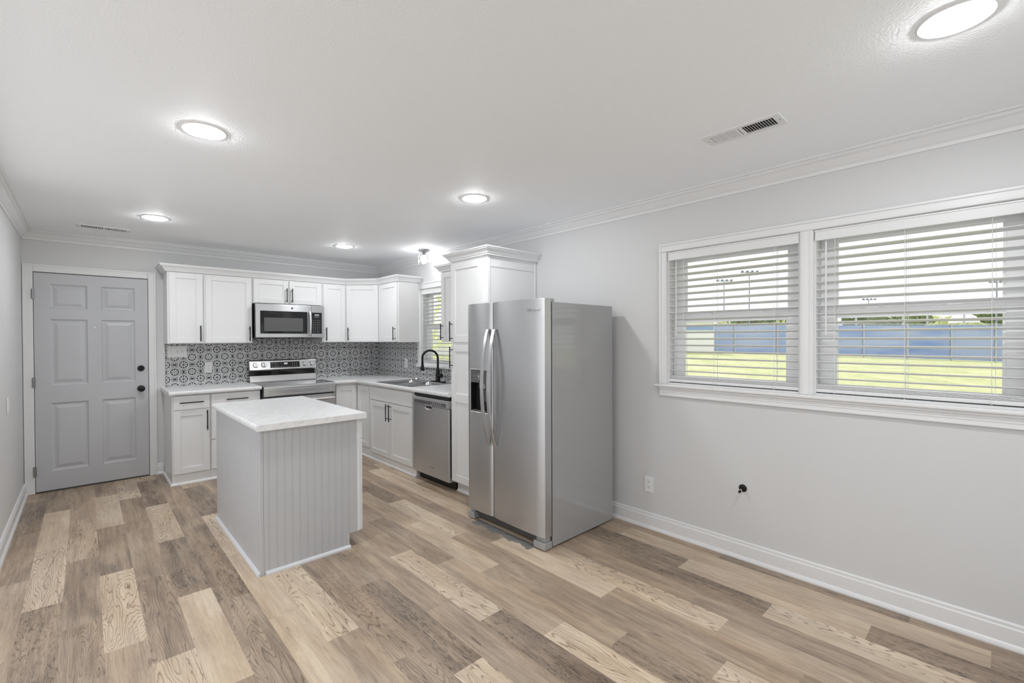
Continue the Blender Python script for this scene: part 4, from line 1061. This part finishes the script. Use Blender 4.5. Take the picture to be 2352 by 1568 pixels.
def vent(label, cx, cy, lx, ly, along):
    t = thing('ceiling_vent', label, 'vent', (cx, cy, CEIL), 'white ceiling vents')
    # local: a along length, b across, c down
    u = (1, 0, 0) if along == 'x' else (0, 1, 0)
    f = frame((cx, cy, CEIL), u, Vector((0, 0, -1)).cross(Vector(u)))
    hl, hw = lx/2, ly/2; ol, ow = hl-.035, hw-.028
    g = G(f); bv = .002
    for q in ((-hl, hl, -hw, -ow), (-hl, hl, ow, hw), (-hl, -ol, -ow, ow), (ol, hl, -ow, ow), (-.008, .008, -ow, ow)): g.box(*q, 0.0, .007, bv)
    g.build('frame', 'whiteplastic', t)
    G(f).box(-ol, ol, -ow, ow, -.0005, .0005).build('duct_shade', 'dark', t)  # thin dark sheet in place of the shaded duct interior
    g = G(f); k = 11
    for sd, tl in ((-1, -.6), (1, .6)):
        for i in range(k):
            a = sd*(.012+(ol-.016)*(i+.5)/k); 
            p = [(a-.001-.006*math.sin(tl), .0008), (a+.001-.006*math.sin(tl), .0008), (a+.001+.006*math.sin(tl), .008), (a-.001+.006*math.sin(tl), .008)]
            g.prism(p, -ow, ow, 'acb')
    g.build('louvres', 'whiteplastic', t)
    G(f).box(-ol, ol, -.0025, .0025, .0008, .0025).build('cross_bar', 'darkgrey', t)
    for a in (-hl+.015, hl-.015): G(f).lathe([(.004, .007), (.004, .008), (0, .0085)], (a, 0, 0), (0, 0, 1), 10).build('screw', 'nickel', t)
vent('white louvred ceiling vent above the two large windows, right side of the photo', -.71, -5.137, .355, .145, 'y')
vent('white louvred ceiling vent close to the back wall, above the grey door', -2.972, -.50, .375, .15, 'x')
# flush mount lamp with a wire cage
LX, LY = -.235, -1.55
t = thing('caged_ceiling_lamp', 'small flush ceiling lamp with geometric wire cage and glowing bulb', 'ceiling light', (LX, LY, CEIL))
G().lathe([(.064, 0), (.064, -.012), (.06, -.022), (.02, -.024), (.0, -.024)], (LX, LY, CEIL), (0, 0, 1), 32).build('canopy', 'nickel', t, smooth=True)
G().lathe([(.02, -.024), (.02, -.075), (.014, -.08)], (LX, LY, CEIL), (0, 0, 1), 20).build('socket', 'greyplastic', t, smooth=True)
G().lathe([(.012, -.08), (.016, -.09), (.03, -.108), (.036, -.125), (.033, -.143), (.02, -.157), (0, -.161)], (LX, LY, CEIL), (0, 0, 1), 24).build('bulb', 'bulb', t, smooth=True)
g = G(); n6 = 6
def hexp(r, z, o=0): return [(LX+r*math.cos(2*PI*(i+o)/n6), LY+r*math.sin(2*PI*(i+o)/n6), CEIL+z) for i in range(n6)]
A_, B_, C_ = hexp(.026, -.024), hexp(.073, -.075), hexp(.073, -.165, 0); D_ = hexp(.06, -.178, .5)
for i in range(n6):
    j = (i+1) % n6
    for p, q in ((A_[i], B_[i]), (B_[i], B_[j]), (B_[i], C_[i]), (C_[i], C_[j]), (A_[i], B_[j])): g.cyl(p, q, .0014, 6)
    mp = tuple((Vector(B_[i])+Vector(B_[j]))/2); g.cyl(mp, C_[i], .0012, 6); g.cyl(mp, C_[j], .0012, 6)
g.build('wire_cage', 'nickel', t)

# ------------------------------------------------------------------ outside
def gz(x, y):
    s = (x-31)*.7071-(y-8)*.7071      # along the fence, 0 at its left end
    d = max(0, min(1, (x+y-6)/33))
    zf = .37-.04*s
    return (1-d)*(-.45)+d*zf
g = G(); vs = {}; nx, ny = 40, 50
for i in range(nx+1):
    for j in range(ny+1):
        x = .16+(130)*(i/nx)**1.6; y = -60+130*j/ny; vs[i, j] = g._v((x, y, max(-1.6, min(1.6, gz(x, y)))))
for i in range(nx):
    for j in range(ny): g.bm.faces.new([vs[i, j], vs[i+1, j], vs[i+1, j+1], vs[i, j+1]])
o = g.build('lawn', 'grass', smooth='all'); o['kind'] = 'structure'
g = G(); g.box(-60, .16, -70, YF-T-.01, -.3, -.13); g.box(-60, -W-T-.01, YF-T-.01, 20, -.3, -.13); g.build('bounce_terrace', 'concrete', kind='structure')  # unseen pale ground, added to bounce daylight in through the wall openings
G().box(T+.012, 3.2, YF, 4, -.6, -.36).build('absorber_bed', 'absorber_dark', kind='structure')  # unseen dark strip, added to cut light bounced onto the slat undersides
# unseen eave, added to keep the sun out of the right-wall windows
G().box(T+.001, T+.75, YF-.5, .6, CEIL+.0, CEIL+.1).build('trim_5', 'siding', kind='structure')
# blue windscreen fence
F0 = Vector((27.5, 11.3)); FD = Vector((.7071, -.7071)); FLn = 36
t = thing('windscreen_fence', 'long chain-link fence with blue windscreen across the lawn outside', 'fence', (F0.x, F0.y, .4))
g = G(); k = 36
FT = lambda s: 2.42-.006*s
for i in range(k):
    s0, s1 = FLn*i/k, FLn*(i+1)/k; p, q = F0+FD*s0, F0+FD*s1
    zz = [gz(p.x, p.y)+.05, gz(q.x, q.y)+.05]
    for dd_ in (0,):
        g.quad((p.x, p.y, zz[0]), (q.x, q.y, zz[1]), (q.x, q.y, FT(s1)-.08), (p.x, p.y, FT(s0)-.08))
bmesh.ops.remove_doubles(g.bm, verts=g.bm.verts[:], dist=1e-4)
ext = bmesh.ops.extrude_face_region(g.bm, geom=g.bm.faces[:]); vv = [e for e in ext['geom'] if isinstance(e, bmesh.types.BMVert)]; bmesh.ops.translate(g.bm, verts=vv, vec=(.02, .02, 0))
g.build('blue_screen', 'screen', t)
p, q = F0, F0+FD*FLn
G().cyl((p.x, p.y, FT(0)), (q.x, q.y, FT(FLn)), .035, 8).build('top_rail', 'galv', t)
for i in range(13):
    s = i*3; p = F0+FD*s
    G().cyl((p.x-.03, p.y-.03, gz(p.x, p.y)-.1), (p.x-.03, p.y-.03, FT(s)+.05), .05, 8).build('post', 'galv', t)
# taller white netting posts behind the fence
for i, (s, hh) in enumerate(((6, 3.1), (16.5, 3.3), (20.0, 3.2), (21.8, 3.2), (24.5, 3.4))):
    p = F0+FD*s+Vector((2.0, 2.0)); o = G().cyl((p.x, p.y, gz(p.x, p.y)-.1), (p.x, p.y, hh+.3), .06, 8).build('netting_post', 'galv')
    tag(o, ['tall pale post behind the blue fence, the one seen through the left window', 'tall pale post behind the blue fence, first from the left in the right window', 'tall pale post behind the blue fence, second from the left in the right window', 'tall pale post behind the blue fence, third from the left in the right window', 'tall pale post behind the blue fence, last before the right window edge'][i], 'post', 'pale posts behind the fence')
# floodlight poles
def flood(x, y, h, label, nl=4):
    t = thing('floodlight_pole', label, 'floodlight', (x, y, 0), 'ball field floodlights')
    G().tube([(x, y, -.3), (x, y, h)], [.09, .05], 8).build('pole', 'poledark', t)
    G().tube([(x-.75, y+.75, h), (x+.75, y-.75, h+.0)], .04, 6).build('crossarm', 'poledark', t)
    for i in range(nl):
        q = -.65+1.3*i/(nl-1); c = Vector((x+q, y-q, h+.12)); G().lathe([(.07, 0), (.13, .08), (.17, .2), (.0, .22)], c, (-.6, -.5, -.35), 10).build('lamp_head', 'poledark', t)
K = 1.9
def far(u, v, D):      # point seen at pixel (u, v) at optical depth D, only used to place far things
    d = fw+rt2*((u-1149.22)/1047.6)-up2*((v-786.03)/1047.6); return CAM+d*D
p = far(1663, 645, 62); flood(p.x, p.y, p.z, 'floodlight pole seen left of centre through the left window')
p = far(1721, 625, 58); flood(p.x, p.y, p.z, 'taller floodlight pole seen at the centre of the left window')
p = far(1995, 688, 75); flood(p.x, p.y, p.z, 'distant floodlight pole low in the left part of the right window')
p = far(2290, 648, 58); flood(p.x, p.y, p.z, 'floodlight pole at the right edge of the right window')
# white shed
p = far(1500, 808, 31); q = far(1641, 808, 31.5)
dv = Vector((q.x-p.x, q.y-p.y)).normalized(); f = frame((p.x, p.y, gz(p.x, p.y)-.1), (dv.x, dv.y, 0), (0, 0, 1)); L_ = (Vector((q.x, q.y))-Vector((p.x, p.y))).length
t = thing('shed', 'low white shed with a blue stripe at the left end of the blue fence', 'shed', (p.x, p.y, gz(p.x, p.y)-.1))
G(f).box(0, L_, 0, 2.1, -3, 0, .02).build('walls', 'siding', t)
G(f).box(.3, L_-.05, 1.55, 1.8, .0, .03).build('blue_stripe', 'bluepaint', t)
G(f).prism([(-.3, 2.1), (L_+.25, 2.1), (L_+.05, 2.65), (-.1, 2.65)], -3.2, .25, 'abc').build('roof', 'siding', t)
# white canopy behind the fence
p = far(2214, 741, 40)
t = thing('canopy', 'white domed canopy rising behind the blue fence in the right window', 'canopy', (p.x, p.y, 0))
G().lathe([(1.0, 0), (.95, .25), (.75, .55), (.4, .75), (0, .82)], (p.x, p.y, p.z), (0, 0, 1), 20).build('dome', 'siding', t, smooth=True)
G().cyl((p.x, p.y, -.3), (p.x, p.y, p.z+.1), .06, 8).build('pole', 'galv', t)
# trees
def leaf_mesh(name, blobs, nleaf, size, mat, seed):
    r = random.Random(seed); bm = bmesh.new()
    for (cx, cy, cz, rx, rz) in blobs:
        for _ in range(nleaf):
            a = r.uniform(0, 2*PI); u = r.uniform(-1, 1); q = r.uniform(.55, 1)**.5; s_ = math.sqrt(1-u*u)
            c = Vector((cx+rx*q*s_*math.cos(a), cy+rx*q*s_*math.sin(a), cz+rz*q*u))
            n_ = Vector((r.gauss(0, 1), r.gauss(0, 1), r.gauss(0, 1))).normalized(); t1 = n_.orthogonal().normalized(); t2 = n_.cross(t1); k = size*r.uniform(.6, 1.3)
            bm.faces.new([bm.verts.new(c+t1*k), bm.verts.new(c+t2*k*.5), bm.verts.new(c-t1*k), bm.verts.new(c-t2*k*.5)])
    me = bpy.data.meshes.new(name); bm.to_mesh(me); bm.free(); me.materials.append(M[mat]); return me
crown_me = leaf_mesh('tree_crown', [(0, 0, 2.6, 1.9, 1.3), (1.2, .5, 2.1, 1.3, 1.0), (-1.2, -.4, 2.2, 1.4, 1.1), (.2, -.8, 3.3, 1.2, .9)], 450, .22, 'leaf', 1)
crown_me2 = leaf_mesh('tree_crown', [(0, 0, 2.4, 1.7, 1.1), (1.0, -.6, 2.0, 1.2, 1.0), (-.9, .6, 2.1, 1.3, 1.0)], 450, .2, 'leaf2', 2)
g = G(); g.tube([(0, 0, -.5), (.05, 0, 1.2), (0, .1, 2.6)], [.2, .15, .08], 8); trunk0 = g.build('tree_trunk', 'bark'); trunk_me = trunk0.data; bpy.data.objects.remove(trunk0)
trunk_me.transform(Matrix.Translation((0, 0, -.5)))
def tree(x, y, z, s, which, label):
    t = thing('tree', label, 'tree', (x, y, z), 'trees beyond the fence')
    for nm, me_ in (('crown', crown_me if which == 0 else crown_me2), ('trunk', trunk_me)):
        o = bpy.data.objects.new(nm, me_); COL.objects.link(o); o.parent = t
    t.scale = (s, s, s); t.rotation_euler.z = x*1.7
TR = [(1652, 731, 1, 'pale green tree farthest left, above the shed roof in the left window'), (1692, 729, 0, 'dark tree right of the shed roof in the left window'), (1752, 727, 0, 'dark bushy tree at the middle of the left window'), (1790, 729, 1, 'pale tree near the right side of the left window'), (1812, 726, 0, 'dark tree cut by the right side of the left window'),
      (1985, 726, 0, 'dark tree at the left end of the right window'), (2055, 727, 0, 'dark tree left of the middle of the right window'), (2100, 724, 0, 'dark tree at the middle of the right window, above the fence'), (2150, 720, 1, 'pale tree just right of the middle of the right window'), (2195, 718, 1, 'pale tree behind the white canopy'), (2250, 716, 0, 'dark tree just right of the white canopy'), (2292, 712, 0, 'dark tree at the far right of the right window')]
for i, (u, v, wh, lab) in enumerate(TR):
    D = (54, 66, 80)[i % 3]; top = far(u, v-5, D); base = -1.0; s = (top.z-base)/4.0
    tree(top.x, top.y, base, s, wh, lab)
M['leaf3'] = leafmat('leaf_yellow_green', (.55, .60, .28), (.9, .95, .5))  # bright yellow-green leaves
yellow_green_me = leaf_mesh('tree_crown', [(0, 0, 3.2, 1.7, 1.5), (1.0, -.6, 2.6, 1.3, 1.1), (-.9, .6, 2.7, 1.3, 1.1)], 170, .13, 'leaf3', 4)
p = far(938, 725, 17)
t = thing('tree', 'leafy yellow-green tree outside the small kitchen window', 'tree', (p.x, p.y, -.6))
for nm, me_ in (('crown', yellow_green_me), ('trunk', trunk_me)):
    o = bpy.data.objects.new(nm, me_); COL.objects.link(o); o.parent = t
p = far(930, 800, 26); q = far(1060, 800, 25)
dv = Vector((q.x-p.x, q.y-p.y)).normalized(); f = frame((p.x, p.y, -.8), (dv.x, dv.y, 0), (0, 0, 1)); L_ = (Vector((q.x, q.y))-Vector((p.x, p.y))).length
t = thing('garage', 'low white garage wall seen through the lower half of the small kitchen window', 'garage', (p.x, p.y, -.8))
G(f).box(0, L_, 0, 2.35, -3, 0, .02).build('walls', 'siding', t)
G(f).prism([(-.3, 2.35), (L_+.3, 2.35), (L_+.1, 2.6), (-.1, 2.6)], -3.2, .3, 'abc').build('roof', 'siding', t)
